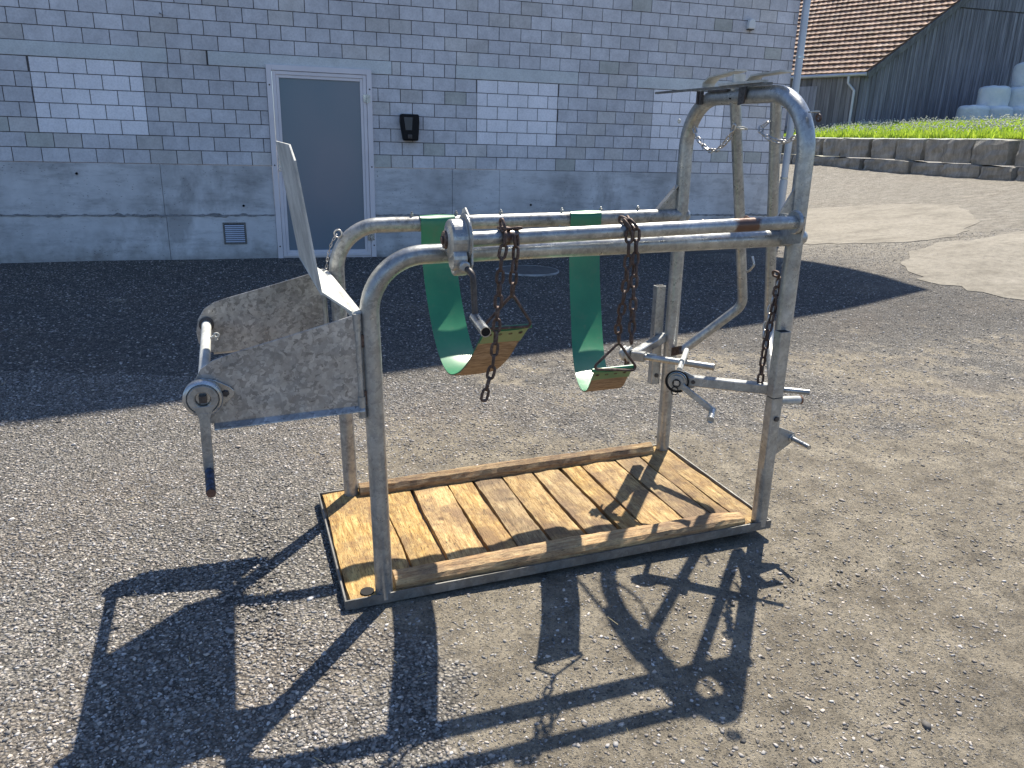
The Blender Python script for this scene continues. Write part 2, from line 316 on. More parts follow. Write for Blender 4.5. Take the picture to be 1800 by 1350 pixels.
class MB:
    """collects faces; (verts, faces, smooth flags, tint)"""
    def __init__(s, off=(0, 0, 0)): s.v = []; s.f = []; s.sm = []; s.t = []; s.off = Vector(off); s.tint = (1, 1, 1)
    def add(s, vs, fs, smooth=False):
        b = len(s.v); s.v += [tuple(Vector(p) - s.off) for p in vs]
        for f in fs: s.f.append([i + b for i in f]); s.sm.append(smooth); s.t.append(s.tint)
    def box(s, a, b):
        x0, y0, z0 = a; x1, y1, z1 = b
        vs = [(x0, y0, z0), (x1, y0, z0), (x1, y1, z0), (x0, y1, z0), (x0, y0, z1), (x1, y0, z1), (x1, y1, z1), (x0, y1, z1)]
        s.add(vs, [(0, 3, 2, 1), (4, 5, 6, 7), (0, 1, 5, 4), (1, 2, 6, 5), (2, 3, 7, 6), (3, 0, 4, 7)])
    def beam(s, p, q, w, h, up=(0, 0, 1), bev=0.0):
        """rectangular bar from p to q, w across, h along up"""
        p = Vector(p); q = Vector(q); d = (q - p).normalized(); up = Vector(up)
        sx = d.cross(up).normalized(); uz = sx.cross(d).normalized(); w /= 2; h /= 2
        if bev <= 0: prof = [(-w, -h), (w, -h), (w, h), (-w, h)]
        else: prof = [(-w + bev, -h), (w - bev, -h), (w, -h + bev), (w, h - bev), (w - bev, h), (-w + bev, h), (-w, h - bev), (-w, -h + bev)]
        n = len(prof); vs = [p + sx * a + uz * b for a, b in prof] + [q + sx * a + uz * b for a, b in prof]
        s.add(vs, [(i, (i + 1) % n, n + (i + 1) % n, n + i) for i in range(n)] + [tuple(range(n))[::-1], tuple(range(n, 2 * n))])
    def tube(s, pts, r, seg=20, caps=True, hollow=0.0, rs=None):
        pts = [Vector(p) for p in pts]; n = len(pts); rings = []
        d0 = (pts[1] - pts[0]).normalized(); nrm = d0.orthogonal().normalized()
        for i in range(n):
            if i == 0: d = d0
            elif i == n - 1: d = (pts[-1] - pts[-2]).normalized()
            else: d = ((pts[i + 1] - pts[i]).normalized() + (pts[i] - pts[i - 1]).normalized()).normalized()
            nrm = (nrm - d * nrm.dot(d)).normalized(); bi = d.cross(nrm); rr = rs[i] if rs else r
            rings.append([pts[i] + (nrm * math.cos(a) + bi * math.sin(a)) * rr for a in [2 * math.pi * k / seg for k in range(seg)]])
        vs = [p for g in rings for p in g]
        s.add(vs, [(i * seg + k, i * seg + (k + 1) % seg, (i + 1) * seg + (k + 1) % seg, (i + 1) * seg + k) for i in range(n - 1) for k in range(seg)], True)
        if caps:
            for e, sgn in ((0, 1), (-1, -1)):
                g = rings[e]
                if hollow > 0:
                    ce = pts[e]; dd = (pts[1] - pts[0]) if e == 0 else (pts[-1] - pts[-2]); dd.normalize(); inn = dd * (hollow * 2.5 if e == 0 else -hollow * 2.5)
                    g2 = [ce + (p - ce) * (1 - hollow / max(r, 1e-6)) for p in g]; g3 = [p + inn for p in g2]
                    vs = g + g2 + g3
                    f = [(k, (k + 1) % seg, seg + (k + 1) % seg, seg + k) for k in range(seg)] + [(seg + k, seg + (k + 1) % seg, 2 * seg + (k + 1) % seg, 2 * seg + k) for k in range(seg)] + [tuple(range(2 * seg, 3 * seg))]
                    if e == 0: f = [x[::-1] for x in f]
                    s.add(vs, f)
                else: s.add(g, [tuple(range(seg))[::sgn and (-1 if e == 0 else 1)]])
    def plate(s, outline, thick, nrm):
        """flat polygon given as 3-D points, thickened by thick along nrm (centred)"""
        nrm = Vector(nrm).normalized() * thick / 2; n = len(outline)
        a = [Vector(p) + nrm for p in outline]; b = [Vector(p) - nrm for p in outline]
        s.add(a + b, [tuple(range(n)), tuple(range(2 * n - 1, n - 1, -1))] + [(i, n + i, n + (i + 1) % n, (i + 1) % n) for i in range(n)])
    def torus(s, c, ax, R_, r, seg=20, sec=8, stretch=None, ls=1.0):
        c = Vector(c); ax = Vector(ax).normalized(); u = (Vector(stretch) if stretch is not None else ax.orthogonal()); u = (u - ax * u.dot(ax)).normalized(); w = ax.cross(u)
        path = []
        for k in range(seg):
            a = 2 * math.pi * k / seg; ex = (ls - 1) * R_ * (1 if math.cos(a) > 1e-6 else (-1 if math.cos(a) < -1e-6 else 0))
            path.append(c + u * (math.cos(a) * R_ + ex) + w * math.sin(a) * R_)
        vs = []
        for k in range(seg):
            d = (path[(k + 1) % seg] - path[k - 1]).normalized(); o = ax; b = d.cross(o).normalized()
            vs += [path[k] + (o * math.cos(2 * math.pi * j / sec) + b * math.sin(2 * math.pi * j / sec)) * r for j in range(sec)]
        s.add(vs, [(k * sec + j, k * sec + (j + 1) % sec, ((k + 1) % seg) * sec + (j + 1) % sec, ((k + 1) % seg) * sec + j) for k in range(seg) for j in range(sec)], True)
    def lathe(s, c, ax, prof, seg=32, smooth=False):
        c = Vector(c); ax = Vector(ax).normalized(); u = ax.orthogonal().normalized(); w = ax.cross(u); n = len(prof)
        vs = [c + ax * h + (u * math.cos(2 * math.pi * k / seg) + w * math.sin(2 * math.pi * k / seg)) * r for k in range(seg) for r, h in prof]
        s.add(vs, [(k * n + i, ((k + 1) % seg) * n + i, ((k + 1) % seg) * n + i + 1, k * n + i + 1) for k in range(seg) for i in range(n - 1)], smooth)
    def build(s, name, mat, parent=None, tint=False, bevel=0.0):
        me = bpy.data.meshes.new(name); me.from_pydata(s.v, [], s.f); me.update()
        me.polygons.foreach_set("use_smooth", s.sm)
        me.materials.append(mat)
        if tint:
            at = me.color_attributes.new("tint", 'FLOAT_COLOR', 'CORNER'); arr = np.ones((len(me.loops), 4), dtype=np.float32)
            lens = np.array([len(f) for f in s.f]); arr[:, :3] = np.repeat(np.array(s.t, dtype=np.float32), lens, axis=0); at.data.foreach_set("color", arr.ravel())
        bm = bmesh.new(); bm.from_mesh(me); bmesh.ops.recalc_face_normals(bm, faces=bm.faces); bm.to_mesh(me); bm.free()
        o = bpy.data.objects.new(name, me); link(o, parent)
        if bevel > 0:
            md = o.modifiers.new("bevel", 'BEVEL'); md.width = bevel; md.segments = 2; md.limit_method = 'ANGLE'; md.angle_limit = R(40)
        return o

def fillet(pts, rad, n=8):
    pts = [Vector(p) for p in pts]; out = [pts[0]]
    for i in range(1, len(pts) - 1):
        a, b, c = pts[i - 1], pts[i], pts[i + 1]; r = rad if not isinstance(rad, (list, tuple)) else rad[i - 1]
        u = (a - b).normalized(); v = (c - b).normalized(); ang = u.angle(v)
        if r <= 0 or ang > math.pi - 1e-3: out.append(b); continue
        d = min(r / math.tan(ang / 2), (a - b).length * 0.95, (c - b).length * 0.95); r = d * math.tan(ang / 2)
        ce = b + (u + v).normalized() * (r / math.sin(ang / 2)); s0 = b + u * d - ce; s1 = b + v * d - ce
        th = s0.angle(s1)
        for k in range(n + 1):
            f = k / n; out.append(ce + (s0 * math.sin((1 - f) * th) + s1 * math.sin(f * th)) / math.sin(th))
    out.append(pts[-1]); return out
def spline(pts, n=6):
    pts = [Vector(p) for p in pts]; P = [pts[0]] + pts + [pts[-1]]; out = []
    for i in range(1, len(P) - 2):
        for k in range(n):
            t = k / n; a, b, c, d = P[i - 1:i + 3]
            out.append(0.5 * ((2 * b) + (c - a) * t + (2 * a - 5 * b + 4 * c - d) * t * t + (3 * b - a - 3 * c + d) * t ** 3))
    out.append(pts[-1]); return out

# ------------------------------------------------------------------ terrain
LA = np.array([16.35, 1.6]); LBp = np.array([18.95, 12.2])
def wall_line_x(y): return np.interp(y, [-3, 2.49, 4.47, 8.0, 11.7, 20], [14.2, 16.62, 17.31, 18.36, 18.87, 19.6])
def gheight(x, y):
    x = np.asarray(x, float); y = np.asarray(y, float)
    d = (wall_line_x(y) - x) * 0.93
    t = np.clip(1 - d / 7.6, 0, 1); h = 0.93 * (t ** 1.35) + np.clip((y - 7) * 0.03, 0, 0.12) * np.clip(t, 0, 1)
    h = np.where(d < 0, 0.95, h)
    return h * np.clip((y + 6.5) / 4.0, 0, 1) ** 1.2
def axis(lo, hi, a, b, step, coarse):
    v = list(np.arange(a, b + 1e-6, step)); x = a; st = step
    while x > lo: st = min(st * 1.5, coarse); x -= st; v.insert(0, x)
    x = b; st = step
    while x < hi: st = min(st * 1.5, coarse); x += st; v.append(x)
    return np.array(v)
def grid_obj(name, xs, ys, hf, mat, parent=None):
    X, Y = np.meshgrid(xs, ys); Z = hf(X, Y); V = np.stack([X.ravel(), Y.ravel(), Z.ravel()], 1); nx = len(xs); ny = len(ys)
    F = [(j * nx + i, j * nx + i + 1, (j + 1) * nx + i + 1, (j + 1) * nx + i) for j in range(ny - 1) for i in range(nx - 1)]
    me = bpy.data.meshes.new(name); me.from_pydata(V.tolist(), [], F); me.update(); me.polygons.foreach_set("use_smooth", [True] * len(F)); me.materials.append(mat)
    o = bpy.data.objects.new(name, me); return link(o, parent)
xs = axis(-500, 700, -3, 20, 0.2, 120); ys = axis(-500, 800, -10, 13, 0.2, 120)
def gnd(X, Y):
    und = 0.006 * np.sin(X * 2.1 + 1.3 * np.sin(Y * 1.7)) * np.cos(Y * 2.6 + X) * ((X > -3) & (X < 20) & (Y > -10) & (Y < 13))
    flat = (X > 2.2) & (X < 4.1) & (Y > -7.6) & (Y < -6.3)
    dip = -0.031 * np.clip((-4.2 - Y) / 1.8, 0, 1)
    return gheight(X, Y) + np.where(flat, 0, und) + dip * np.clip((9 - np.abs(X - 3)) / 4, 0, 1)
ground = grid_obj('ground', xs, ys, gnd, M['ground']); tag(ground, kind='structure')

# concrete slabs let into the yard on the right
def slab(name, outline):
    bm = bmesh.new(); pts = spline([(x, y, 0) for x, y in outline] + [(outline[0][0], outline[0][1], 0)], 5)[:-1]
    pts = [(p.x + rng.normal(0, .05), p.y + rng.normal(0, .05)) for p in pts]
    cx = sum(p[0] for p in pts) / len(pts); cy = sum(p[1] for p in pts) / len(pts); vs = []; n = len(pts); K = 16; fs = []
    for k in range(K + 1):
        for (x, y) in pts: f = k / K; vs.append((cx + (x - cx) * f, cy + (y - cy) * f))
    Z = gnd(np.array([v[0] for v in vs]), np.array([v[1] for v in vs])) + 0.006
    me = bpy.data.meshes.new(name)
    V = [(v[0], v[1], float(z)) for v, z in zip(vs, Z)] + [(v[0], v[1], float(z) - 0.05) for v, z in zip(vs[-n:], Z[-n:])]
    for k in range(K):
        for i in range(n): a = k * n + i; b = k * n + (i + 1) % n; fs.append((a, b, b + n, a + n))
    for i in range(n): a = K * n + i; b = K * n + (i + 1) % n; fs.append((a, b, b + n, a + n))
    me.from_pydata(V, [], fs); me.materials.append(M['slab']); o = bpy.data.objects.new(name, me); link(o); return tag(o, kind='structure')
slab('concrete_slab', [(12.1, 3.74), (12.94, 2.9), (13.44, 2.04), (13.29, .9), (12.05, -.6), (10.91, -1.45), (10.17, -1.6), (9.56, -1.06), (9.14, -.45), (9.3, .6), (10.8, 2.6)])
slab('concrete_slab', [(8.82, -2.61), (9.85, -1.95), (10.53, -1.95), (11.6, -2.2), (12.0, -3.6), (10.4, -5.2), (8.8, -5.0), (8.68, -4.3), (8.56, -3.78), (8.53, -3.18)])

# ------------------------------------------------------------------ block building
K = 0.14640; W = 0.26; VB = -7.12
zc = lambda v: (v - VB) * K
bld = empty('block_building', (0, 0, 0))
tag(bld, 'shaded building of grey cement blocks on a raw concrete base, with a glazed door', 'building')
GX0, GX1 = -5.0, 9.04; RX, RZ = 4.90, 9.35; EX, EZ = 10.82, 6.28; SL = (RZ - EZ) / (EX - RX)
def roofz(x): return RZ - SL * abs(x - RX)
DOOR = (2.29, 3.433, 2.11)
def zone_cut(x0, x1, z0, z1, cuts):
    segs = [(x0, x1)]
    for cx0, cx1, cz0, cz1 in cuts:
        if z1 <= cz0 + 1e-4 or z0 >= cz1 - 1e-4: continue
        ns = []
        for a, b in segs:
            if b <= cx0 or a >= cx1: ns.append((a, b)); continue
            if a < cx0: ns.append((a, cx0))
            if b > cx1: ns.append((cx1, b))
        segs = ns
    return [s_ for s_ in segs if s_[1] - s_[0] > 0.02]
lintels = [(-1.55, 5.03 * W, 7, 8), (1.705, 14.12 * W, 7, 8), (17.0 * W, 22.95 * W, 7, 8), (26.05 * W, 31.9 * W, 7, 8)]
infills = [(0.03 * W, 4.03 * W), (18 * W, 21.96 * W), (26.98 * W, 31 * W)]
cuts = [(a, b, zc(v0), zc(v1)) for a, b, v0, v1 in lintels] + [(a, b, zc(2), zc(7)) for a, b in infills] + [(DOOR[0], DOOR[1], 0, DOOR[2])]
J = 0.0085
def blockrow(mb, x0, x1, r, x_start, y0, tintf, cuts_):
    z0, z1 = zc(r), zc(r + 1); off = 0 if r % 2 == 0 else 0.5
    k = math.floor(x_start / W) - 1; jit = random.uniform(-.006, .006)
    edges = [x0]; u = k + off
    while u * W < x1:
        e = u * W + jit + random.uniform(-.006, .006)
        if e > x0 + 0.04 and e < x1 - 0.03: edges.append(e)
        u += 1
    edges.append(x1)
    for a, b in zip(edges[:-1], edges[1:]):
        mb.tint = tintf()
        for c0, c1 in zone_cut(a, b, z0 + .01, z1 - .01, cuts_):
            zt = min(z1 - J / 2, roofz((c0 + c1) / 2) - 0.25)
            if zt - z0 < 0.03: continue
            p = random.uniform(0, .002); mb.box((c0 + J / 2, y0 - p, z0 + J / 2), (c1 - J / 2, y0 + 0.02, zt))
def tb():
    r = random.random(); v = random.uniform(.90, 1.07)
    if r < 0.045: return (v * .80, v * .81, v * .74)
    if r < 0.17: return (v * .94, v * .92, v * .88)
    return (v, v, v * 1.01)
mb = MB()
for r in range(0, 52): blockrow(mb, GX0, GX1, r, GX0, -0.006, tb, cuts)
mb.build('block_courses', M['block'], bld, tint=True)
mb = MB()  # mortar face behind the blocks, with the door hole
def wallface(mb, y, x0, x1, z0):
    xsx = sorted(set([x0, DOOR[0], DOOR[1], RX, x1]))
    for a, b in zip(xsx[:-1], xsx[1:]):
        zb = DOOR[2] - .01 if (a >= DOOR[0] and b <= DOOR[1]) else z0
        mb.add([(a, y, zb), (b, y, zb), (b, y, roofz(b) - .24), (a, y, roofz(a) - .24)], [(0, 1, 2, 3)])
wallface(mb, 0.0, GX0, GX1, zc(0))
mb.build('mortar_bed', M['mortar'], bld, tint=True)
for a, b in infills:
    mb = MB()
    for r in range(2, 7):
        z0, z1 = zc(r), zc(r + 1); w = (b - a) / 4; e = [a, a + w, a + 2 * w, a + 3 * w, b] if r % 2 == 0 else [a, a + w / 2, a + 1.5 * w, a + 2.5 * w, a + 3.5 * w, b]
        for p, q in zip(e[:-1], e[1:]): v = random.uniform(.96, 1.03); mb.tint = (v, v, v); mb.box((p + .0042, -0.005, z0 + .0042), (q - .0042, 0.02, z1 - .0042))
    o = mb.build('infill_panel', M['infill'], bld, tint=True); o["label"] = 'pale smooth infill blocks closing an old window opening'
for a, b, v0, v1 in lintels:
    mb = MB(); mb.box((a + .004, -.012, zc(v0) + .004), (b - .004, .02, zc(v1) - .003)); mb.build('lintel', M['lintel'], bld, tint=True, bevel=.003)
# concrete base: two lifts with a ragged cold joint, cast panels
mb = MB(); zj = zc(-3.75)
def bpanel(x0, x1, z0, z1, y): mb.box((x0 + .002, y, z0), (x1 - .002, .10, z1))
for a, b, y in ((GX0, 1.12, -.010), (1.12, DOOR[0], -.012), (DOOR[1], 4.38, -.011), (4.38, 4.98, -.013), (4.98, GX1, -.010)): bpanel(a, b, zj + .006, zc(0) - .004, y)
for a, b, y in ((GX0, 1.13, -.016), (1.13, DOOR[0], -.018), (DOOR[1], 5.6, -.017), (5.6, GX1, -.018)): bpanel(a, b, -.2, zj - .006, y)
cb_ = mb.build('concrete_base', M['concrete'], bld, bevel=.002)
mb = MB()
for x0, x1 in ((GX0, DOOR[0] - .01), (DOOR[1] + .01, GX1)):
    n = int((x1 - x0) / .035); top = []; bot = []
    for i in range(n + 1):
        x = x0 + (x1 - x0) * i / n; top.append((x, -.0145 - random.uniform(0, .004), zj + .003 + random.uniform(0, .026) * (.35 + .65 * abs(math.sin(x * 2.7) * math.sin(x * 7.1))))); bot.append((x, -.0205 - random.uniform(0, .004), zj - .003 - random.uniform(0, .022) * (.35 + .65 * abs(math.sin(x * 3.9 + 1)))))
    mb.add(top + bot, [(i, i + 1, n + 2 + i, n + 1 + i) for i in range(n)])
mb.build('cold_joint', M['joint'], bld)
mb = MB()   # tie holes
for x, z in ((1.95, .60), (.30, .93), (5.4, .62), (-.55, .62)):
    mb = MB(); mb.lathe((x, -.021, z), (0, -1, 0), [(0, -.0005), (.012, 0), (.014, -.012)], 12); mb.build('tie_hole', M['black'], bld)
# side walls, roof
mb = MB(); mb.tint = (1, 1, 1)
mb.box((GX1 - .15, .10, -.2), (GX1 - .002, 12, roofz(GX1) - .26)); mb.build('side_wall', M['block'], bld, tint=True)
mb = MB(); mb.box((GX0 + .002, .10, -.2), (GX0 + .15, 12, roofz(GX0) - .26))
mb.build('side_wall', M['block'], bld, tint=True)
for sgn, xe in ((1, EX), (-1, 2 * RX - EX - 4.0)):
    mb = MB(); n = Vector((SL * sgn, 0, 1)).normalized(); ze = roofz(xe)
    mb.plate([(RX, -.24, RZ), (xe, -.24, ze), (xe, 12.3, ze), (RX, 12.3, RZ)], .16, n); mb.build('roof', M['soffit'], bld)
# door: frame, leaf, glass
dp = empty('door'); dp.parent = bld
x0, x1, zt = DOOR
def ringframe(name, x0, x1, z0, z1, w, ya, yb, bottom=True, parent=dp):
    mb = MB(); mb.box((x0, ya, z0), (x0 + w, yb, z1)); mb.box((x1 - w, ya, z0), (x1, yb, z1)); mb.box((x0 + w, ya, z1 - w), (x1 - w, yb, z1))
    if bottom: mb.box((x0 + w, ya, z0), (x1 - w, yb, z0 + w))
    return mb.build(name, M['alu'], parent, bevel=.003)
ringframe('door_frame', x0, x1, 0.0, zt, .058, -.045, .08, False)
ringframe('door_leaf', x0 + .061, x1 - .061, .02, zt - .061, .038, -.036, .04)
ringframe('glazing_bead', x0 + .0995, x1 - .0995, .0585, zt - .0995, .032, -.026, .03)
mb = MB(); mb.box((x0 + .131, -.012, .09), (x1 - .131, .01, zt - .131)); mb.build('glass_panel', M['glass'], dp)
mb = MB(); mb.box((x0 + .06, -.02, -.02), (x1 - .06, .05, .018)); mb.build('threshold', M['alu'], dp)
for z in (.24, 1.80):
    mb = MB(); mb.tube([(x1 - .058, -.056, z - .05), (x1 - .058, -.056, z + .05)], .009, 12); mb.box((x1 - .10, -.048, z - .04), (x1 - .02, -.0445, z + .04)); mb.build('hinge', M['chrome'], dp)
for xx in (x0 + .028, x1 - .026):
    for z in (.14, 1.05, 1.9): mb = MB(); mb.lathe((xx, -.0455, z), (0, -1, 0), [(0, .003), (.007, .003), (.009, 0)], 10); mb.build('frame_screw', M['dark_steel'], dp)
mb = MB(); mb.box((x0 + .072, -.044, 1.02), (x0 + .092, -.037, 1.16)); mb.lathe((x0 + .082, -.044, 1.0), (0, -1, 0), [(0, .012), (.012, .012), (.014, 0)], 14); mb.build('lock', M['chrome'], dp)
# vent grille
vp = empty('vent_grille'); vp.parent = bld
x0, x1, z0, z1 = 1.709, 1.957, .170, .415
o_vf = ringframe('vent_frame', x0, x1, z0, z1, .018, -.028, -.005, True, vp); o_vf.data.materials[0] = M['rim']
mb = MB()
mb = MB(); mb.box((x0 + .018, -.0235, z0 + .018), (x1 - .018, -.0225, z1 - .018)); mb.build('backing', M['black'], vp)
for k in range(9):
    mb = MB(); z = z0 + .022 + k * .0225; mb.plate([(x0 + .02, -.033, z), (x1 - .02, -.033, z), (x1 - .02, -.025, z + .015), (x0 + .02, -.025, z + .015)], .002, (0, .9, -.45)); mb.build('louvre', M['pipe'], vp)
# downpipe on the corner
mb = MB(); mb.tube([(9.085, -.075, 5.7), (9.085, -.075, .95)], .047, 24, caps=False)
mb.tube([(9.085, -.075, .97), (9.085, -.075, -.1)], .055, 24)
mb.build('downpipe', M['pipe'], bld)
for z in (1.0, 2.55):
    mb = MB(); mb.lathe((9.085, -.075, z), (0, 0, 1), [(.050, -.012), (.056, -.012), (.056, .012), (.050, .012)], 24); mb.build('pipe_clamp', M['chrome'], bld)
# things fixed on the wall
bx = empty('wall_dispenser', (3.855, -.006, 1.50)); tag(bx, 'small black plastic box with a dark window, on the wall right of the door', 'dispenser')
mb = MB(); o = [(-.108, .150), (.108, .150), (.112, .06), (.098, -.145), (-.078, -.145), (-.112, .06)]
mb.plate([(x, -.055, z) for x, z in o], .10, (0, 1, 0)); mb.build('housing', M['black'], bx, bevel=.018)
mb = MB(); mb.plate([(x, -.109, z) for x, z in [(-.075, .115), (.03, .115), (.02, -.03), (-.055, -.03)]], .004, (0, 1, 0)); mb.build('window', M['screen'], bx, bevel=.002)
mb = MB(); mb.box((-.03, -.115, -.12), (.02, -.106, -.075)); mb.build('outlet', M['dark_steel'], bx, bevel=.003)
lp_ = empty('wall_lamp', (8.31, -.006, 2.90)); tag(lp_, 'tiny white dome-topped fitting high on the block wall near the corner downpipe', 'lamp')
mb = MB(); o = [(-.05, -.055), (.05, -.055)] + [(.05 * math.cos(a), .01 + .055 * math.sin(a)) for a in [math.pi * k / 8 for k in range(9)]]
mb.plate([(x, -.035, z) for x, z in o], .065, (0, 1, 0)); mb.build('cover', M['white'], lp_, bevel=.012)
mb = MB(); mb.box((-.04, -.055, -.066), (.04, -.005, -.0555)); mb.build('base', M['dark_steel'], lp_)
eb = empty('wall_bolt', (1.292, -.006, 2.537)); tag(eb, 'little shiny eye bolt in the block wall, above the left infill window', 'bolt')
mb = MB(); mb.tube([(0, 0, 0), (0, -.035, 0)], .006, 10); mb.build('shank', M['chrome'], eb)
mb = MB(); mb.torus((0, -.045, 0), (0, .3, 1), .014, .005); mb.build('eye', M['chrome'], eb)
# manhole cover
mc = empty('manhole_cover', (4.93, -1.36, 0.0)); tag(mc, 'round dark iron manhole cover flush in the shaded gravel near the wall', 'manhole cover')
mb = MB(); mb.lathe((0, 0, 0), (0, 0, 1), [(.352, -.03), (.352, .014), (.341, .016), (.338, .004)], 48); mb.build('rim', M['concrete'], mc)
mb = MB(); mb.lathe((0, 0, 0), (0, 0, 1), [(0, .010), (.334, .012), (.336, -.02)], 48); mb.build('lid', M['iron'], mc)

# ------------------------------------------------------------------ barn, bank, retaining wall
def bankh(x, y):
    d = np.clip((x - wall_line_x(y)) * .93, 0, 12); return 1.70 + np.clip((np.asarray(y, float) - 2.5) * .014, 0, .16) + .72 * np.clip(d / 5.2, 0, 1) ** .9
def bank():
    us = np.linspace(-8, 26, 60); ds = np.concatenate([np.linspace(.35, 6, 14), [9, 14, 25, 60]]); V = []
    for y in us:
        for d in ds: x = float(wall_line_x(y)) + d; V.append((x, y, float(bankh(x, y)) if d < 20 else 2.5))
    n = len(ds); F = [(j * n + i, j * n + i + 1, (j + 1) * n + i + 1, (j + 1) * n + i) for j in range(len(us) - 1) for i in range(n - 1)]
    me = bpy.data.meshes.new('hillside'); me.from_pydata(V, [], F); me.materials.append(M['bank']); o = bpy.data.objects.new('hillside', me); link(o); tag(o, kind='structure')
bank()
rw = empty('retaining_wall', (17.3, 4.5, .9)); tag(rw, 'low two-course retaining wall of big rough grey blocks under the grass bank', 'wall')
def stone(p0, p1, z0, z1, back, parent):
    bm = bmesh.new(); bmesh.ops.create_cube(bm, size=1.0); bmesh.ops.subdivide_edges(bm, edges=bm.edges, cuts=4, use_grid_fill=True)
    p0 = Vector((*p0, 0)); p1 = Vector((*p1, 0)); d = (p1 - p0); L_ = d.length; d.normalize(); n = Vector((d.y, -d.x, 0))  # n points to bank
    if n.x < 0: n = -n
    ph = random.uniform(0, 9); dx = random.uniform(-.02, .05); bev = .02
    top = random.uniform(-.025, .01); bow = random.uniform(0, .03)
    for v in bm.verts:
        x, y, z = v.co; u = (x + .5); w = (y + .5); h = (z + .5)
        j = .014 * math.sin(9 * x + ph + 5 * z) + .012 * math.sin(13 * z + ph * 2 + 4 * x) + random.uniform(-.006, .006)
        edge = (abs(x) > .49) + (abs(z) > .49) + (abs(y) > .49); sh = .008 * max(0, edge - 1)
        pos = p0 + d * (.012 + (L_ - .024) * u + (-sh if x > .49 else sh if x < -.49 else 0)) + n * (dx + back * w + (j if w < .3 else 0) + (sh if y < -.49 else 0) - bow * (1 - 4 * x * x) * (w < .3))
        v.co = Vector((pos.x, pos.y, z0 + (z1 - z0 + top) * h + (-sh if z > .49 else 0) + (j * .5 if h > .9 else 0)))
    off = Vector((17.3, 4.5, .9))
    for v in bm.verts: v.co -= off
    me = bpy.data.meshes.new('stone_block'); bm.to_mesh(me); bm.free(); me.materials.append(M['stone'])
    for p in me.polygons: p.use_smooth = False
    o = bpy.data.objects.new('stone_block', me); link(o, parent)
for course in (0, 1):
    y = -1.2 if course == 0 else -.6
    while y < 15:
        L_ = random.choice([.95, 1.15, 1.3, 1.05, 1.45]); y2 = y + L_
        a = (float(wall_line_x(y)) + (-.05 if course == 0 else .06), y); b = (float(wall_line_x(y2)) + (-.05 if course == 0 else .06), y2)
        gz = float(gheight(wall_line_x(y + .4) - .05, y + .4)); tp = float(bankh(wall_line_x(y), y)); mid = tp - .50
        gap = random.choice([0.02, .04, .08, .14]) if course else random.choice([.01, .03, .09])
        b = (b[0] - (b[0] - a[0]) * gap, b[1] - (b[1] - a[1]) * gap)
        if course == 0: stone(a, b, gz - .15, mid - .012, .5, rw)
        else: stone(a, b, mid, tp + .03, .55, rw)
        y = y2
barn = empty('barn', (22.41, 14.34, 2.3)); tag(barn, 'old barn with dark weathered boards and a red-brown tile roof, beyond the grass bank', 'barn')
G = Vector((.9985, -.055, 0)).normalized(); S_ = Vector((-.463, .886, 0)).normalized(); B0 = Vector((22.41, 14.34, 0)); RS = .747
barnoff = Vector((22.41, 14.34, 2.3))
def bz(u): return 4.16 + RS * min(u, 22 - u)
GN = Vector((G.y, -G.x, 0));  GN = GN if GN.y < 0 else -GN
SN = Vector((-.886, -.463, 0))
mb = MB(barnoff); u = 0.0
P = lambda u, z, off=0: B0 + G * u + GN * off + Vector((0, 0, z))
mb.tint = (.55, .55, .55); us = [0, 11, 22]
mb.add([P(0, 2.2), P(22, 2.2), P(22, bz(22)), P(11, bz(11)), P(0, bz(0))], [(0, 1, 2, 3, 4)])
while u < 12:
    w = random.uniform(.13, .19); v = random.uniform(.8, 1.15); mb.tint = (v, v, v * 1.02); zb = 2.42 + random.uniform(-.02, .02)
    for (za, zt_a, zt_b, off) in ((zb, min(bz(u), 6.42), min(bz(u + w), 6.42), .03), (6.46, bz(u), bz(u + w), .045)):
        if zt_a <= za + .02: continue
        q = [P(u + .006, za, off), P(u + w - .006, za, off), P(u + w - .006, zt_b, off), P(u + .006, zt_a, off)]
        mb.plate(q, .024, GN)
    if True:
        v = random.uniform(.95, 1.35); mb.tint = (v, v, v); q = [P(u + w - .02, zb, .052), P(u + w + .02, zb, .052), P(u + w + .02, min(bz(u + w), 6.42), .052), P(u + w - .02, min(bz(u + w), 6.42), .052)]; mb.plate(q, .02, GN)
    u += w
mb.build('gable_wall', M['boards'], barn, tint=True)
mb = MB(barnoff); mb.add([B0 + Vector((0, 0, 2.2)), B0 + S_ * 9 + Vector((0, 0, 2.2)), B0 + S_ * 9 + Vector((0, 0, 4.2)), B0 + Vector((0, 0, 4.2))], [(0, 1, 2, 3)]); u = 0
while u < 8:
    w = random.uniform(.16, .24); v = random.uniform(.6, 1.2); mb.tint = (v * 1.05, v, v * .93); o_ = SN * .02
    mb.plate([B0 + S_ * (u + .006) + o_ + Vector((0, 0, 2.3)), B0 + S_ * (u + w - .006) + o_ + Vector((0, 0, 2.3)), B0 + S_ * (u + w - .006) + o_ + Vector((0, 0, 4.15)), B0 + S_ * (u + .006) + o_ + Vector((0, 0, 4.15))], .024, SN); u += w
mb.build('side_wall', M['boards'], barn, tint=True)
mb = MB(barnoff); mb.tint = (1.5, 1.5, 1.5); o_ = SN * .045   # plank door in the side wall
mb.plate([B0 + S_ * 1.5 + o_ + Vector((0, 0, 2.35)), B0 + S_ * 3.3 + o_ + Vector((0, 0, 2.35)), B0 + S_ * 3.3 + o_ + Vector((0, 0, 3.75)), B0 + S_ * 1.5 + o_ + Vector((0, 0, 3.75))], .03, SN)
mb.build('barn_door', M['boards'], barn, tint=True)
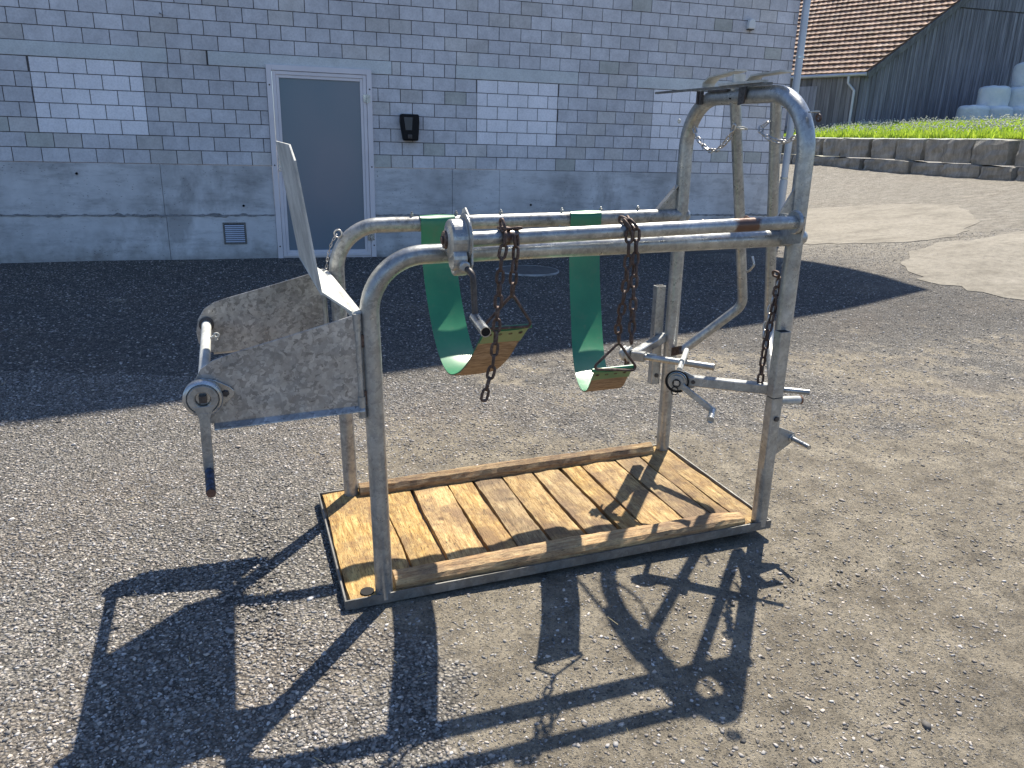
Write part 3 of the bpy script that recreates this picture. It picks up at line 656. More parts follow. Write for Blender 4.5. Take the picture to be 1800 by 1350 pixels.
# roof of real tiles: rows up the slope, columns along the eave
up = (G * 1 + Vector((0, 0, RS))).normalized(); E0 = B0 - G * .10 - S_ * .28 + Vector((0, 0, 4.10)); RN = up.cross(S_).normalized(); RN = RN if RN.z > 0 else -RN
mb = MB(barnoff); mb.tint = (.5, .45, .42)
mb.plate([E0, E0 + S_ * 9.5, E0 + S_ * 9.5 + up * 15, E0 + up * 15], .05, RN); mb.build('roof_deck', M['soffit'], barn)
mb = MB(barnoff); rowp = .30; colp = .20
for r in range(30):
    for c_ in range(47):
        v = random.uniform(.72, 1.22); h = random.uniform(-.03, .05); mb.tint = (v * (1 + h), v, v * (1 - h)); base = E0 + up * (r * rowp - .02) + S_ * (c_ * colp) + RN * .03; lift = .088 + random.uniform(-.006, .006)
        prof = [(0, .010), (.05, .0), (.10, .0), (.15, .006), (.19, .020), (.202, .017)]
        lo = [base + S_ * a + RN * (b + lift) for a, b in prof]; hi = [base + up * (rowp + .03) + S_ * a + RN * (b + .012) for a, b in prof]; bt = [p - RN * .035 for p in lo]
        n = len(prof); mb.add(lo + hi + bt, [(i, i + 1, n + i + 1, n + i) for i in range(n - 1)] + [(2 * n + i, 2 * n + i + 1, i + 1, i) for i in range(n - 1)])
mb.build('roof', M['tile'], barn, tint=True)
mb = MB(barnoff); mb.tint = (.8, .8, .8); f0 = E0 - S_ * .02
mb.plate([f0 - RN * .20, f0 + RN * .03, f0 + up * 15 + RN * .03, f0 + up * 15 - RN * .20], .04, S_); mb.build('bargeboard', M['boards'], barn, tint=True)
mb = MB(barnoff); g0 = E0 - G * .07 + Vector((0, 0, -.02)); mb.tube([g0 - S_ * .05, g0 + S_ * 9], .065, 12); mb.build('gutter', M['pipe'], barn)
mb = MB(barnoff); a = g0 + S_ * .55 + Vector((0, 0, -.05)); b = B0 + S_ * .12 + SN * .10
mb.tube(fillet([a, a + Vector((0, 0, -.22)), Vector((b.x, b.y, 3.55)), Vector((b.x, b.y, 2.2))], .08, 4), .045, 10); mb.build('downpipe', M['pipe'], barn)
mb = MB(barnoff); mb.plate([P(.1, 2.2, .12), P(11, 2.2, .12), P(11, 2.52, .12), P(.1, 2.52, .12)], .1, GN); mb.build('plinth', M['concrete'], barn)

# wrapped bales
def bale(loc, label, s=1.0, hgt=.84):
    b = MB(); rad = .47 * s; prof = []
    for k in range(25):
        a = k / 24; z = hgt * a; e = min(a, 1 - a) * hgt; rr = rad * (1 - .03 * (2 * a - 1) ** 2)
        if e < .14: rr -= .14 - math.sqrt(max(0, .14 ** 2 - (.14 - e) ** 2))
        prof.append((rr, z))
    prof = [(0, 0)] + prof + [(rad * .5, hgt + .012), (0, hgt + .02)]; prof[1] = (prof[2][0] - .05, 0)
    b.lathe((0, 0, 0), (0, 0, 1), prof, 40, True); ph = random.uniform(0, 6)
    for i, v in enumerate(b.v):
        a = math.atan2(v[1], v[0]); k = 1 + .018 * math.sin(5 * a + ph) + .014 * math.sin(3 * a + 9 * v[2] + ph) + random.uniform(-.004, .004); b.v[i] = (v[0] * k, v[1] * k, v[2] + .012 * math.sin(4 * a + ph) * (v[2] > .5))
    o = b.build('silage_bale', M['film'], None); o.location = loc; tag(o, label, 'bale', 'wrapped bales stacked by the barn gable')
ghs = [((25.50, 12.25, 2.40), 'white wrapped bale on the grass at the left end of the bottom row'), ((26.32, 12.01, 2.40), 'white wrapped bale in the middle of the bottom row, under the second layer'),
       ((27.16, 11.77, 2.40), 'white wrapped bale at the right end of the visible bottom row'), ((26.33, 12.30, 2.90), 'white wrapped bale at the left end of the second layer'),
       ((27.28, 12.05, 2.90), 'white wrapped bale in the second layer, directly beneath the top one'), ((27.50, 12.10, 3.70), 'topmost white wrapped bale at the picture edge')]
for i, (l, n) in enumerate(ghs): bale(l, n, 1.04, .68 if i < 3 else .84)

# ------------------------------------------------------------------ hoof-trimming crush (local frame: x along the rails, y towards the wall, z up)
T = Vector((2.499, -7.273, -.019)); ex = Vector((.999, .043, .023)).normalized(); ez = Vector((-.022, -.015, 1)).normalized(); ey = ez.cross(ex).normalized(); ex = ey.cross(ez).normalized()
RL = Matrix((ex, ey, ez)).transposed(); CM = Matrix.Translation(T) @ RL.to_4x4()
L, D, H = 1.372, .684, 1.040; tr = .0265
crush = empty('trimming_crush'); crush.matrix_world = CM; tag(crush, 'galvanised tube hoof-trimming crush with timber floor standing on the gravel yard', 'cattle crush')
def sub(name, parent=crush): o = empty(name); o.parent = parent; return o
def part(mb, name, mat, parent=crush, **k): return mb.build(name, mat, parent, **k)
# floor tray
mb = MB(); x0, x1, y0, y1, hr = -.1215, L + .0348, -.0255, D + .0402, .0256; w = .005
hb = -.006
mb.box((x0, y0, hb), (x1, y0 + w, hr)); mb.box((x0, y1 - w, hb), (x1, y1, hr)); mb.box((x0, y0 + w, hb), (x0 + w, y1 - w, hr)); mb.box((x1 - w, y0 + w, hb), (x1, y1 - w, hr))
mb.box((x0 + w, y0 + w, hb), (x1 - w, y1 - w, hb + .004))
part(mb, 'floor_frame', M['rim'])
for xx in (x0 + .10, x1 - .12):
    mb = MB(); mb.box((xx, y0 + .05, -.035), (xx + .05, y1 - .05, hb)); part(mb, 'skid', M['rim'])
edges = [x0 + .012, .108, .228, .376, .478, .596, .737, .862, .954, 1.118, 1.232, 1.306, x1 - .01]
def plank(xa, xb, ya, yb, skew):
    bm = bmesh.new(); nx, ny = 5, 26; th = .026; z0 = -.005; top = []; bot = []
    ph = random.uniform(0, 9)
    for j in range(ny + 1):
        y = ya + (yb - ya) * j / ny; e0 = .0022 * math.sin(9 * y + ph) + random.uniform(-.0012, .0012); e1 = .0022 * math.sin(11 * y + 2 * ph) + random.uniform(-.0012, .0012)
        for i in range(nx + 1):
            f = i / nx; x = xa + e0 + (xb + e1 - xa - e0) * f + skew * j / ny
            z = z0 + th - .0022 * abs(2 * f - 1) ** 3 + .0014 * math.sin(23 * y + ph + 6 * f) + random.uniform(-.0006, .0006)
            top.append(bm.verts.new((x, y, z))); bot.append(bm.verts.new((x, y, z0)))
    m = nx + 1
    for j in range(ny):
        for i in range(nx):
            a = j * m + i; bm.faces.new((top[a], top[a + 1], top[a + m + 1], top[a + m]))
        for i, s_ in ((0, 1), (nx, -1)):
            a = j * m + i; f = (top[a], top[a + m], bot[a + m], bot[a]); bm.faces.new(f if s_ > 0 else f[::-1])
    for j in (0, ny):
        for i in range(nx): a = j * m + i; bm.faces.new((top[a], top[a + 1], bot[a + 1], bot[a]))
    bmesh.ops.recalc_face_normals(bm, faces=bm.faces)
    me = bpy.data.meshes.new('plank'); bm.to_mesh(me); bm.free(); me.materials.append(M['plank']); me.polygons.foreach_set("use_smooth", [False] * len(me.polygons))
    o = bpy.data.objects.new('plank', me); link(o, crush); return o
for i, (a, b) in enumerate(zip(edges[:-1], edges[1:])):
    g = [.006, .007, .010, .005, .005, .013, .009, .009, .007, .003, .006, .004][i]
    plank(a + g * .5, b - g, -.008 if i else -.014, D + .03, random.uniform(-.006, .006))
def log(name, pa, pb, prof, ends):
    bm = bmesh.new(); pa = Vector(pa); pb = Vector(pb); n = 46; rings = []; ph = random.uniform(0, 6)
    for k in range(n + 1):
        f = k / n; c_ = pa.lerp(pb, f); s_ = 1 + .05 * math.sin(7 * f + ph) + random.uniform(-.02, .02)
        if f > .93 and ends: s_ *= 1 - (f - .93) * 3.0
        rings.append([bm.verts.new(c_ + Vector((0, a * s_ + random.uniform(-.0012, .0012), b * s_ + random.uniform(-.0012, .0012)))) for a, b in prof])
    m = len(prof)
    for k in range(n):
        for i in range(m): bm.faces.new((rings[k][i], rings[k][(i + 1) % m], rings[k + 1][(i + 1) % m], rings[k + 1][i]))
    bm.faces.new(rings[0][::-1]); bm.faces.new(rings[-1]); bmesh.ops.recalc_face_normals(bm, faces=bm.faces)
    me = bpy.data.meshes.new(name); bm.to_mesh(me); bm.free(); me.materials.append(M['log']); link(bpy.data.objects.new(name, me), crush)
log('edge_timber', (.035, .016, .018), (1.30, .006, .018), [(-.026, 0), (-.028, .022), (-.020, .036), (.012, .044), (.034, .040), (.040, .020), (.040, 0)], True)
log('edge_timber', (.030, D - .008, .020), (1.305, D - .010, .020), [(-.030, 0), (-.032, .018), (-.022, .036), (.0, .046), (.02, .038), (.026, .018), (.024, 0)], False)
mb = MB(); mb.lathe((-.050, .012, .0235), (0, 0, 1), [(0, 0), (.021, .0), (.021, -.004)], 24); part(mb, 'drain_hole', M['black'])
# side hoops: post, bend, top rail in one bent tube each
for y, nm in ((0, 'galv'), (D, 'galv_dirty')):
    mb = MB(); pts = fillet([(0, y, .004), (0, y, H), (L + .022, y, H)], .155, 14); mb.tube(pts, tr, 28); part(mb, 'side_hoop', M[nm])
    mb = MB(); mb.tube([(L + .0215, y, H), (L + .034, y, H)], tr, 24, rs=[tr, tr * .75]); part(mb, 'rail_cap', M['galv'])
mb = MB(); mb.tube(fillet([(L, 0, .004), (L, 0, 1.478), (L, D, 1.478), (L, D, .004)], .185, 16), .0275, 28); part(mb, 'head_arch', M['galv'])
mb = MB(); mb.plate([(1.262, D, 1.064), (1.345, D, 1.155), (1.35, D, 1.03), (1.262, D, 1.06)], .006, (0, 1, 0)); mb.plate([(1.262, D - .012, 1.066), (1.262, D + .012, 1.066), (1.345, D + .012, 1.157), (1.345, D - .012, 1.157)], .004, (-.7, 0, .7)); part(mb, 'gusset', M['galv'])
mb = MB(); mb.plate([(1.262, 0, 1.062), (1.30, 0, 1.12), (1.348, 0, 1.20), (1.35, 0, 1.03)], .006, (0, 1, 0)); part(mb, 'gusset', M['galv'])
for x in (.274, .437, .608, .852, 1.015, 1.176):
    mb = MB(); mb.lathe((x, D, H + tr - .002), (0, 0, 1), [(.0065, 0), (.0065, .012), (.003, .013), (.003, .018), (0, .019)], 6); part(mb, 'strap_bolt', M['galv'])
def eye(c, ax, R_=.014, r=.0035, m='galv', nm='rail_eye'): mb = MB(); mb.torus(c, ax, R_, r, 18, 8); part(mb, nm, M[m])
eye((.838, D - .002, H - .024), (1, 0, 0)); eye((.966, -.080, 1.106), (1, .3, 0), .009, .003); eye((1.119, -.080, 1.110), (1, .2, 0), .010, .004, 'rust_red')
eye((.012, D - .01, 1.017), (.3, 1, 0), .013, .003, 'chain')
# winding bar with worm winch
YB, ZB = -.087, 1.089
mb = MB(); mb.tube([(.245, YB, ZB - .002), (1.285, YB, ZB + .011)], .0205, 24); part(mb, 'winding_bar', M['galv_rust'])
mb = MB(); mb.lathe((1.285, YB, ZB + .011), (1, 0, 0), [(.016, 0), (.033, 0), (.036, .004), (.036, .010), (.030, .012), (.016, .014), (.016, .03), (0, .03)], 28); part(mb, 'bar_bearing', M['galv'])
mb = MB(); mb.plate([(1.303, YB - .03, ZB + .03), (1.303, YB - .025, ZB - .05), (1.303, .0, ZB - .07), (1.303, .02, ZB - .02), (1.303, -.01, ZB + .03)], .006, (1, 0, 0)); part(mb, 'bearing_plate', M['galv'])
wn_ = sub('worm_winch')
mb = MB(); mb.lathe((.192, YB, ZB), (1, 0, 0), [(0, 0), (.028, .0), (.034, .004), (.049, .008), (.052, .014), (.052, .045), (.056, .046), (.056, .054), (0, .054)], 36, False); part(mb, 'gear_housing', M['galv'], wn_, bevel=.003)
mb = MB(); mb.lathe((.180, YB, ZB), (1, 0, 0), [(0, 0), (.010, 0), (.010, .014)], 16); mb.lathe((.1855, YB, ZB), (1, 0, 0), [(.010, 0), (.022, 0), (.024, .006)], 24); part(mb, 'shaft_end', M['rust'], wn_)
mb = MB(); oc_ = [(YB + .028, ZB + .074), (YB + .006, ZB + .080), (YB - .030, ZB + .060), (YB - .054, ZB + .018), (YB - .054, ZB - .060), (YB - .026, ZB - .092), (YB + .03, ZB - .090), (YB + .058, ZB - .03), (YB + .056, ZB + .03)]
mb.plate([(.248, y, z) for y, z in oc_], .005, (1, 0, 0)); part(mb, 'mounting_plate', M['pale'], wn_, bevel=.001)
mb = MB(); mb.lathe((.2445, YB - .004, ZB + .004), (-1, 0, 0), [(0, .006), (.060, .006), (.062, .003), (.062, 0)], 36); mb.lathe((.205, YB - .012, ZB - .066), (1, 0, 0), [(0, 0), (.022, 0), (.027, .005), (.027, .036), (0, .037)], 24); mb.lathe((.226, YB - .064, ZB - .062), (0, 1, 0), [(0, 0), (.012, 0), (.0145, .004), (.0145, .05)], 18)
mb.lathe((.200, YB - .018, ZB - .045), (1, 0, 0), [(0, 0), (.030, 0), (.034, .004), (.034, .036), (0, .037)], 24); part(mb, 'worm_housing', M['galv'], wn_, bevel=.002)
crank_pts = fillet([(.226, YB - .045, ZB - .064), (.238, YB - .088, ZB - .074), (.243, YB - .090, ZB - .192)], .022, 6)
mb = MB(); mb.tube(crank_pts, .0078, 14); part(mb, 'crank_rod', M['dark_steel'], wn_)
g0_ = Vector((.243, YB - .082, ZB - .190)); g1_ = Vector((.236, YB - .200, ZB - .200))
mb = MB(); mb.tube([g0_, g1_], .0135, 22, hollow=.002); gp_ = part(mb, 'crank_grip', M['chrome'], wn_)
mb = MB(); mb.tube([g1_ + (g0_ - g1_) * .012, g1_ + (g0_ - g1_) * .03], .0113, 18); part(mb, 'grip_bore', M['black'], gp_.parent)
# head-gate bars hanging from the arch
mb = MB(); mb.tube(fillet([(L - .0, .392, 1.47), (L + .200, .490, .700), (L + .012, .615, .490)], [.07], 12), .0195, 20); part(mb, 'gate_bar', M['galv'])
mb = MB(); mb.tube(fillet([(L + .004, .176, 1.47), (L + .200, .318, .640), (L + .022, .035, .515)], [.07], 12), .0185, 20); part(mb, 'gate_bar', M['galv'])
mb = MB(); mb.beam((L, .60, .500), (L, .665, .474), .018, .034); part(mb, 'gate_stop', M['rust'])
for y_, s_ in ((.420, -1), (.245, -1)):
    hx = L + .148; mb = MB(); mb.tube(fillet([(hx, y_, .850), (hx, y_ - .018, .858), (hx, y_ - .040, .882), (hx, y_ - .024, .912)], .008, 4), .0045, 10); part(mb, 'chain_hook', M['galv'])
# sliding latch and two handles on top of the arch
lt = sub('top_latch')
mb = MB(); mb.beam((L - .032, .885, 1.507), (L - .030, .165, 1.508), .012, .008); part(mb, 'latch_bar', M['rim'], lt)
mb = MB(); mb.beam((L - .030, .44, 1.5165), (L - .029, .20, 1.517), .024, .008); part(mb, 'latch_cover', M['pale'], lt)
def handle(ya, yb, za, zb):
    mb = MB(); path = fillet([(0, ya, 1.498), (0, ya - .004, za), (0, ya - .035, za + .018), (0, yb, zb)], .008, 4); v0 = []
    for p in path: v0.append((L - .030, p[1], p[2]))
    v1 = [(L + .020, p[1], p[2]) for p in v0]; n = len(v0)
    a = v0 + v1; mb.add(a, [(i, i + 1, n + i + 1, n + i) for i in range(n - 1)]); o = part(mb, 'latch_handle', M['pale'], lt)
    md = o.modifiers.new('solid', 'SOLIDIFY'); md.thickness = .006; md.offset = 0
handle(.560, .366, 1.528, 1.560); handle(.312, .128, 1.520, 1.543)
mb = MB(); mb.box((L - .03, .370, 1.495), (L + .018, .378, 1.548)); part(mb, 'latch_post', M['pale'], lt)
for y_ in (.572, .552): mb = MB(); mb.box((L - .040, y_ - .005, 1.455), (L - .028, y_ + .005, 1.500)); part(mb, 'latch_clip', M['dark_steel'], lt)
mb = MB(); mb.plate([(L - .034, .325, 1.502), (L - .034, .285, 1.504), (L - .034, .292, 1.452), (L - .034, .325, 1.446)], .006, (1, 0, 0)); part(mb, 'latch_clip', M['dark_steel'], lt)
mb = MB(); mb.box((L - .034, .515, 1.494), (L - .018, .400, 1.5015)); part(mb, 'latch_dark_strip', M['dark_steel'], lt)  # narrow dark strip along the latch bar
mb = MB(); mb.lathe((L - .0268, .385, 1.476), (-1, 0, 0), [(0, .0), (.009, .0), (.010, -.004)], 16); part(mb, 'bolt_hole', M['black'], lt)
mb = MB(); mb.lathe((L - .005, -.020, 1.418), (0, .1, 1), [(.004, 0), (.017, 0), (.017, .003), (.004, .003)], 20); part(mb, 'arch_collar', M['galv'])
mb = MB(); mb.torus((L, -.037, 1.402), (1, 0, .2), .009, .004); part(mb, 'arch_bolt', M['rust'])
eye((L, .335, 1.372), (.2, .1, 1), .016, .003, 'pale', 'arch_eye'); eye((L - .03, D + .015, 1.398), (1, .1, 0), .006, .003, 'pale', 'arch_eye')
# forefoot holders: square arm from each arch post with a ratchet winch
def holder(sg, ybase):
    f = lambda x, y, z: Vector((x, (y if sg > 0 else D - y), z))
    h = sub('foot_holder')
    arm0 = f(1.350, -.018, .532); arm1 = f(1.098, .182, .532)
    mb = MB(); mb.beam(arm0, arm1, .034, .034, bev=.003); part(mb, 'arm', M['galv'], h)
    ad = (arm1 - arm0).normalized(); n = Vector((0, 0, 1)).cross(ad).normalized()
    if (n.x > 0) == True: n = -n      # n: away from the inside, shaft direction towards -x
    mb = MB(); q = f(1.345, -.006, .532); mb.tube([q, q - ad * .125], .0095, 14, hollow=.002); part(mb, 'arm_pin', M['galv'], h)
    e = arm1
    if sg > 0:
        nn = Vector((-.62, -.78, 0)).normalized()
        c_ = e + nn * .022
        mb = MB(); mb.lathe(c_ - nn * .012, nn, [(0, 0), (.034, 0), (.038, .004), (.038, .016), (.033, .018), (.031, .021), (.024, .021), (.022, .016), (0, .016)], 36)
        part(mb, 'ratchet_drum', M['chrome'], h)
        mb = MB(); mb.torus(c_ + nn * .006, nn, .0385, .0032, 36, 8); part(mb, 'rubber_ring', M['black'], h)
        sx = nn.cross(Vector((0, 0, 1))).normalized(); sx = sx if sx.x > 0 else -sx
        mb = MB(); cc = c_ - nn * .012
        o_ = [cc + sx * .02 + Vector((0, 0, .036)), cc + sx * .055 + Vector((0, 0, .020)), cc + sx * .073 + Vector((0, 0, .002)), cc + sx * .068 + Vector((0, 0, -.014)), cc + sx * .04 + Vector((0, 0, -.03)), cc + sx * .0 + Vector((0, 0, -.036))]
        mb.plate(o_, .005, nn); part(mb, 'flange', M['galv'], h, bevel=.001)
        mb = MB(); mb.lathe(cc + sx * .054, nn, [(0, .010), (.007, .010), (.009, .003)], 8); part(mb, 'flange_bolt', M['dark_steel'], h)
        mb = MB(); mb.beam(c_ + nn * .004, c_ + nn * .026, .016, .016); part(mb, 'shaft_end', M['chrome'], h)
        mb = MB(); mb.torus(c_ + nn * .024 - sx * .004 + Vector((0, 0, -.03)), nn, .011, .0018, 20, 6, (0, 0, 1), 1.3); mb.torus(c_ + nn * .024 + Vector((0, 0, -.002)), nn, .013, .0018, 20, 6); part(mb, 'lynch_ring', M['black'], h)
        tip = Vector((1.205, .030, .430)); a0 = c_ + nn * .014 + sx * .012 + Vector((0, 0, -.008)); tip = a0 + sx * .118 + Vector((0, 0, -.082))
        mb = MB(); mb.beam(c_ + nn * .014, tip, .022, .009, up=nn, bev=.002); mb.lathe(c_ + nn * .010, nn, [(.024, 0), (.024, .008), (.012, .008)], 24); mb.lathe(tip - nn * .005, nn, [(0, 0), (.013, 0), (.013, .010), (0, .010)], 16)
        part(mb, 'ratchet_lever', M['galv'], h)
        mb = MB(); mb.tube([tip, tip + nn * .085 + Vector((0, 0, -.004))], .0120, 18, hollow=.002); part(mb, 'lever_grip', M['chrome'], h)
        mb = MB(); mb.tube([e - nn * .02 + Vector((0, 0, .028)), e - nn * .235 + Vector((0, 0, .042))], .0098, 14); part(mb, 'shaft', M['pale'], h)
        mb = MB(); mb.tube([e - nn * .015 + sx * -.0 + Vector((0, 0, .034)), e - nn * .09 + Vector((0, 0, .045))], .0055, 12); mb.lathe(e - nn * .085 + Vector((0, 0, .044)), nn, [(0, 0), (.010, 0), (.010, .012), (0, .012)], 12); part(mb, 'pawl_pin', M['pale'], h)
    else:
        nn = Vector((-.66, .75, 0)).normalized()
        mb = MB(); mb.lathe(e, nn, [(0, .018), (.030, .018), (.030, .024), (.024, .026), (.024, .034), (.030, .036), (.030, .044), (.018, .046), (.018, .056), (0, .056)], 28); part(mb, 'ratchet_drum', M['pale'], h)
        mb = MB(); mb.plate([e + nn * .03 + Vector((-.012, -.012, -.01)), e + nn * .03 + Vector((.016, .012, -.01)), e + nn * .03 + Vector((.016, .012, -.065)), e + nn * .03 + Vector((-.012, -.012, -.05))], .008, nn); part(mb, 'ratchet_lever', M['rust'], h)
        q0 = e + Vector((-.008, 0, -.001)); q1 = Vector((1.302, .262, .532))
        mb = MB(); mb.beam(q0, q0.lerp(q1, .16), .034, .036, bev=.003); part(mb, 'socket', M['galv'], h)
        mb = MB(); mb.tube([q0.lerp(q1, .16), q1], .0135, 6); part(mb, 'shaft', M['galv'], h)
        mb = MB(); mb.beam(q0.lerp(q1, .18) + Vector((0, 0, .013)), q0.lerp(q1, .30) + Vector((0, 0, .013)), .006, .008); part(mb, 'weld_nib', M['pale'], h)
    return h
holder(1, 0); holder(-1, D)
# square sleeves carrying the holders
def sleeve(y, zt, zm, zb, x, sgn):
    s_ = sub('height_sleeve')
    mb = MB(); mb.beam((x, y, zm + .002), (x, y, zt), .042, .036, up=(0, 1, 0), bev=.003); part(mb, 'sleeve_tube', M['galv'], s_)
    mb = MB(); mb.beam((x + .002, y, zb), (x + .002, y, zm - .002), .042, .034, up=(0, 1, 0), bev=.003); part(mb, 'inner_tube', M['galv'], s_)
    mb = MB(); mb.lathe((x + .004, y - .017 * 1, zm - .075), (0, -1, 0), [(0, .006), (.009, .006), (.010, 0)], 6); part(mb, 'locking_bolt', M['dark_steel'], s_)
    mb = MB(); mb.box((x - .016, y - .013, zt - .001), (x + .016, y + .013, zt + .0008)); part(mb, 'open_end', M['black'], s_)
sleeve(-.040, .742, .514, .255, 1.338, 1); sleeve(D + .030, .752, .44, .325, 1.318, -1)
mb = MB(); mb.plate([(1.372, .004, .395), (1.478, .004, .348), (1.490, .004, .330), (1.487, .004, .320), (1.390, .004, .262), (1.372, .004, .262)], .006, (0, 1, 0)); part(mb, 'pin_plate', M['galv'], bevel=.001)
mb = MB(); mb.tube([(1.470, .012, .329), (1.472, -.088, .329)], .0085, 16); mb.lathe((1.470, .002, .329), (0, -1, 0), [(0, 0), (.014, 0), (.014, .006), (.009, .007)], 12); part(mb, 'rope_pin', M['chrome'])
mb = MB(); mb.tube([(1.385, -.002, .481), (1.476, -.002, .474)], .0145, 18); part(mb, 'stub_tube', M['pale'])
mb = MB(); mb.tube([(1.4765, -.002, .474), (1.484, -.002, .4735)], .0155, 18); part(mb, 'stub_cap', M['rust_red'])
mb = MB(); mb.plate([(1.385, .02, .52), (1.460, .02, .50), (1.455, .06, .49), (1.385, .06, .51)], .004, (0, 0, 1)); part(mb, 'stub_bracket', M['pale'])

# rear side plates, rollers, flap
def sideplate(y, xt, flangedir):
    o_ = [(-.030, .634), (-.030, .886), (-.045, .889), (-.20, .850), (-.36, .812), (-.405, .798), (-.435, .778), (-.456, .745), (-.466, .705), (-.464, .668), (-.452, .642), (-.432, .628)]
    mb = MB(); mb.plate([(x + xt, y, z) for x, z in o_], .0045, (0, 1, 0))
    mb.plate([(-.42 + xt, y, .628), (-.03 + xt, y, .634), (-.03 + xt, y + flangedir * .018, .622), (-.42 + xt, y + flangedir * .018, .616)], .004, (0, .3, 1))
    p = part(mb, 'side_plate', M['sheet'], bevel=.0008)
    mb = MB(); mb.tube([(-.036 + xt, y, .598), (-.036 + xt, y, .660)], .0115, 14); mb.tube([(-.036 + xt, y, .846), (-.036 + xt, y, .893)], .0115, 14); mb.tube([(-.036 + xt, y, .6605), (-.036 + xt, y, .8455)], .0095, 6); part(mb, 'hinge_pin', M['galv'])
    mb = MB(); mb.box((-.034, y - .004, .635), (-.018, y + .004, .675)); part(mb, 'hinge_lug', M['rust']); mb = MB(); mb.box((-.034, y - .004, .80), (-.018, y + .004, .835)); part(mb, 'hinge_lug', M['rust'])
sideplate(-.012, 0, -1); sideplate(D + .010, -.012, 1)
mb = MB(); mb.tube([(-.033, -.010, .884), (-.036, D + .012, .872)], .0165, 22); part(mb, 'hinge_tube', M['pale'])
mb = MB(); mb.tube([(-.437, -.02, .712), (-.443, D + .02, .728)], .0155, 22); part(mb, 'breast_roller', M['pale'])
mb = MB(); mb.lathe((-.443, D + .004, .728), (0, -1, 0), [(.015, 0), (.024, 0), (.024, .010), (.0155, .012)], 20); part(mb, 'roller_collar', M['dark_steel'])
mb = MB(); mb.tube([(-.43, .49, .728), (-.415, .488, .737), (-.408, .487, .722)], .004, 8); mb.torus((-.408, .486, .738), (0, 1, 0), .007, .003, 12, 6); part(mb, 'roller_hook', M['pale'])
# flap: strip along the hinge tube and the tall plate above it
mb = MB()
def fp(t_, y): return Vector((-.122 - .044 * t_, y, .952 + .368 * t_))
mb.plate([fp(-.02, .004), fp(.90, .004), fp(1, .085), fp(1, D - .02), fp(-.02, D - .02)], .005, (.99, 0, .12))
fl = part(mb, 'flap_plate', M['pale'], bevel=.0008)
mb = MB(); mb.plate([(-.030, .006, .880), (-.030, D - .02, .875), (-.1245, D - .02, .9475), (-.1245, .006, .9535)], .005, (.6, 0, .8)); part(mb, 'flap_strip', M['pale'], fl)
# ratchet winch on the near side plate
rw_ = sub('roller_winch'); c_ = Vector((-.437, -.022, .708)); nn = Vector((0, -1, 0))
mb = MB(); mb.lathe(c_, nn, [(0, 0), (.044, 0), (.048, .004), (.048, .020), (.045, .024), (.040, .026), (.037, .022), (.019, .022), (.017, .014), (0, .014)], 44); part(mb, 'ratchet_drum', M['chrome'], rw_)
mb = MB(); o_ = [(-.437, .757), (-.405, .748), (-.372, .728), (-.362, .716), (-.362, .704), (-.372, .694), (-.402, .672), (-.437, .659)]; mb.plate([(x, -.020, z) for x, z in o_], .005, (0, 1, 0)); part(mb, 'flange', M['chrome'], rw_, bevel=.001)
mb = MB(); mb.lathe((-.383, -.023, .7105), nn, [(0, .007), (.008, .007), (.010, 0)], 6); part(mb, 'flange_bolt', M['dark_steel'], rw_)
mb = MB(); mb.beam(c_ + nn * .01, c_ + nn * .030, .018, .018); part(mb, 'shaft_end', M['dark_steel'], rw_)
mb = MB(); tip = Vector((-.444, -.050, .508)); a0 = Vector((-.438, -.047, .672)); mb.beam(a0, tip, .026, .008, up=nn, bev=.002); mb.lathe((-.437, -.043, .708), nn, [(.020, 0), (.036, 0), (.036, .007), (.020, .007), (.020, 0)], 36); mb.plate([(-.462, -.047, .690), (-.412, -.047, .690), (-.426, -.047, .655), (-.451, -.047, .655)], .0075, (0, 1, 0)); part(mb, 'ratchet_lever', M['galv'], rw_, bevel=.001)
mb = MB(); mb.tube([(-.444, -.046, .512), (-.438, -.170, .505)], .0118, 20, hollow=.0015); part(mb, 'lever_grip', M['blue'], rw_)
mb = MB(); mb.tube([(-.4379, -.1702, .505), (-.4378, -.1735, .5048)], .0112, 18); part(mb, 'grip_end', M['rust_red'], rw_)

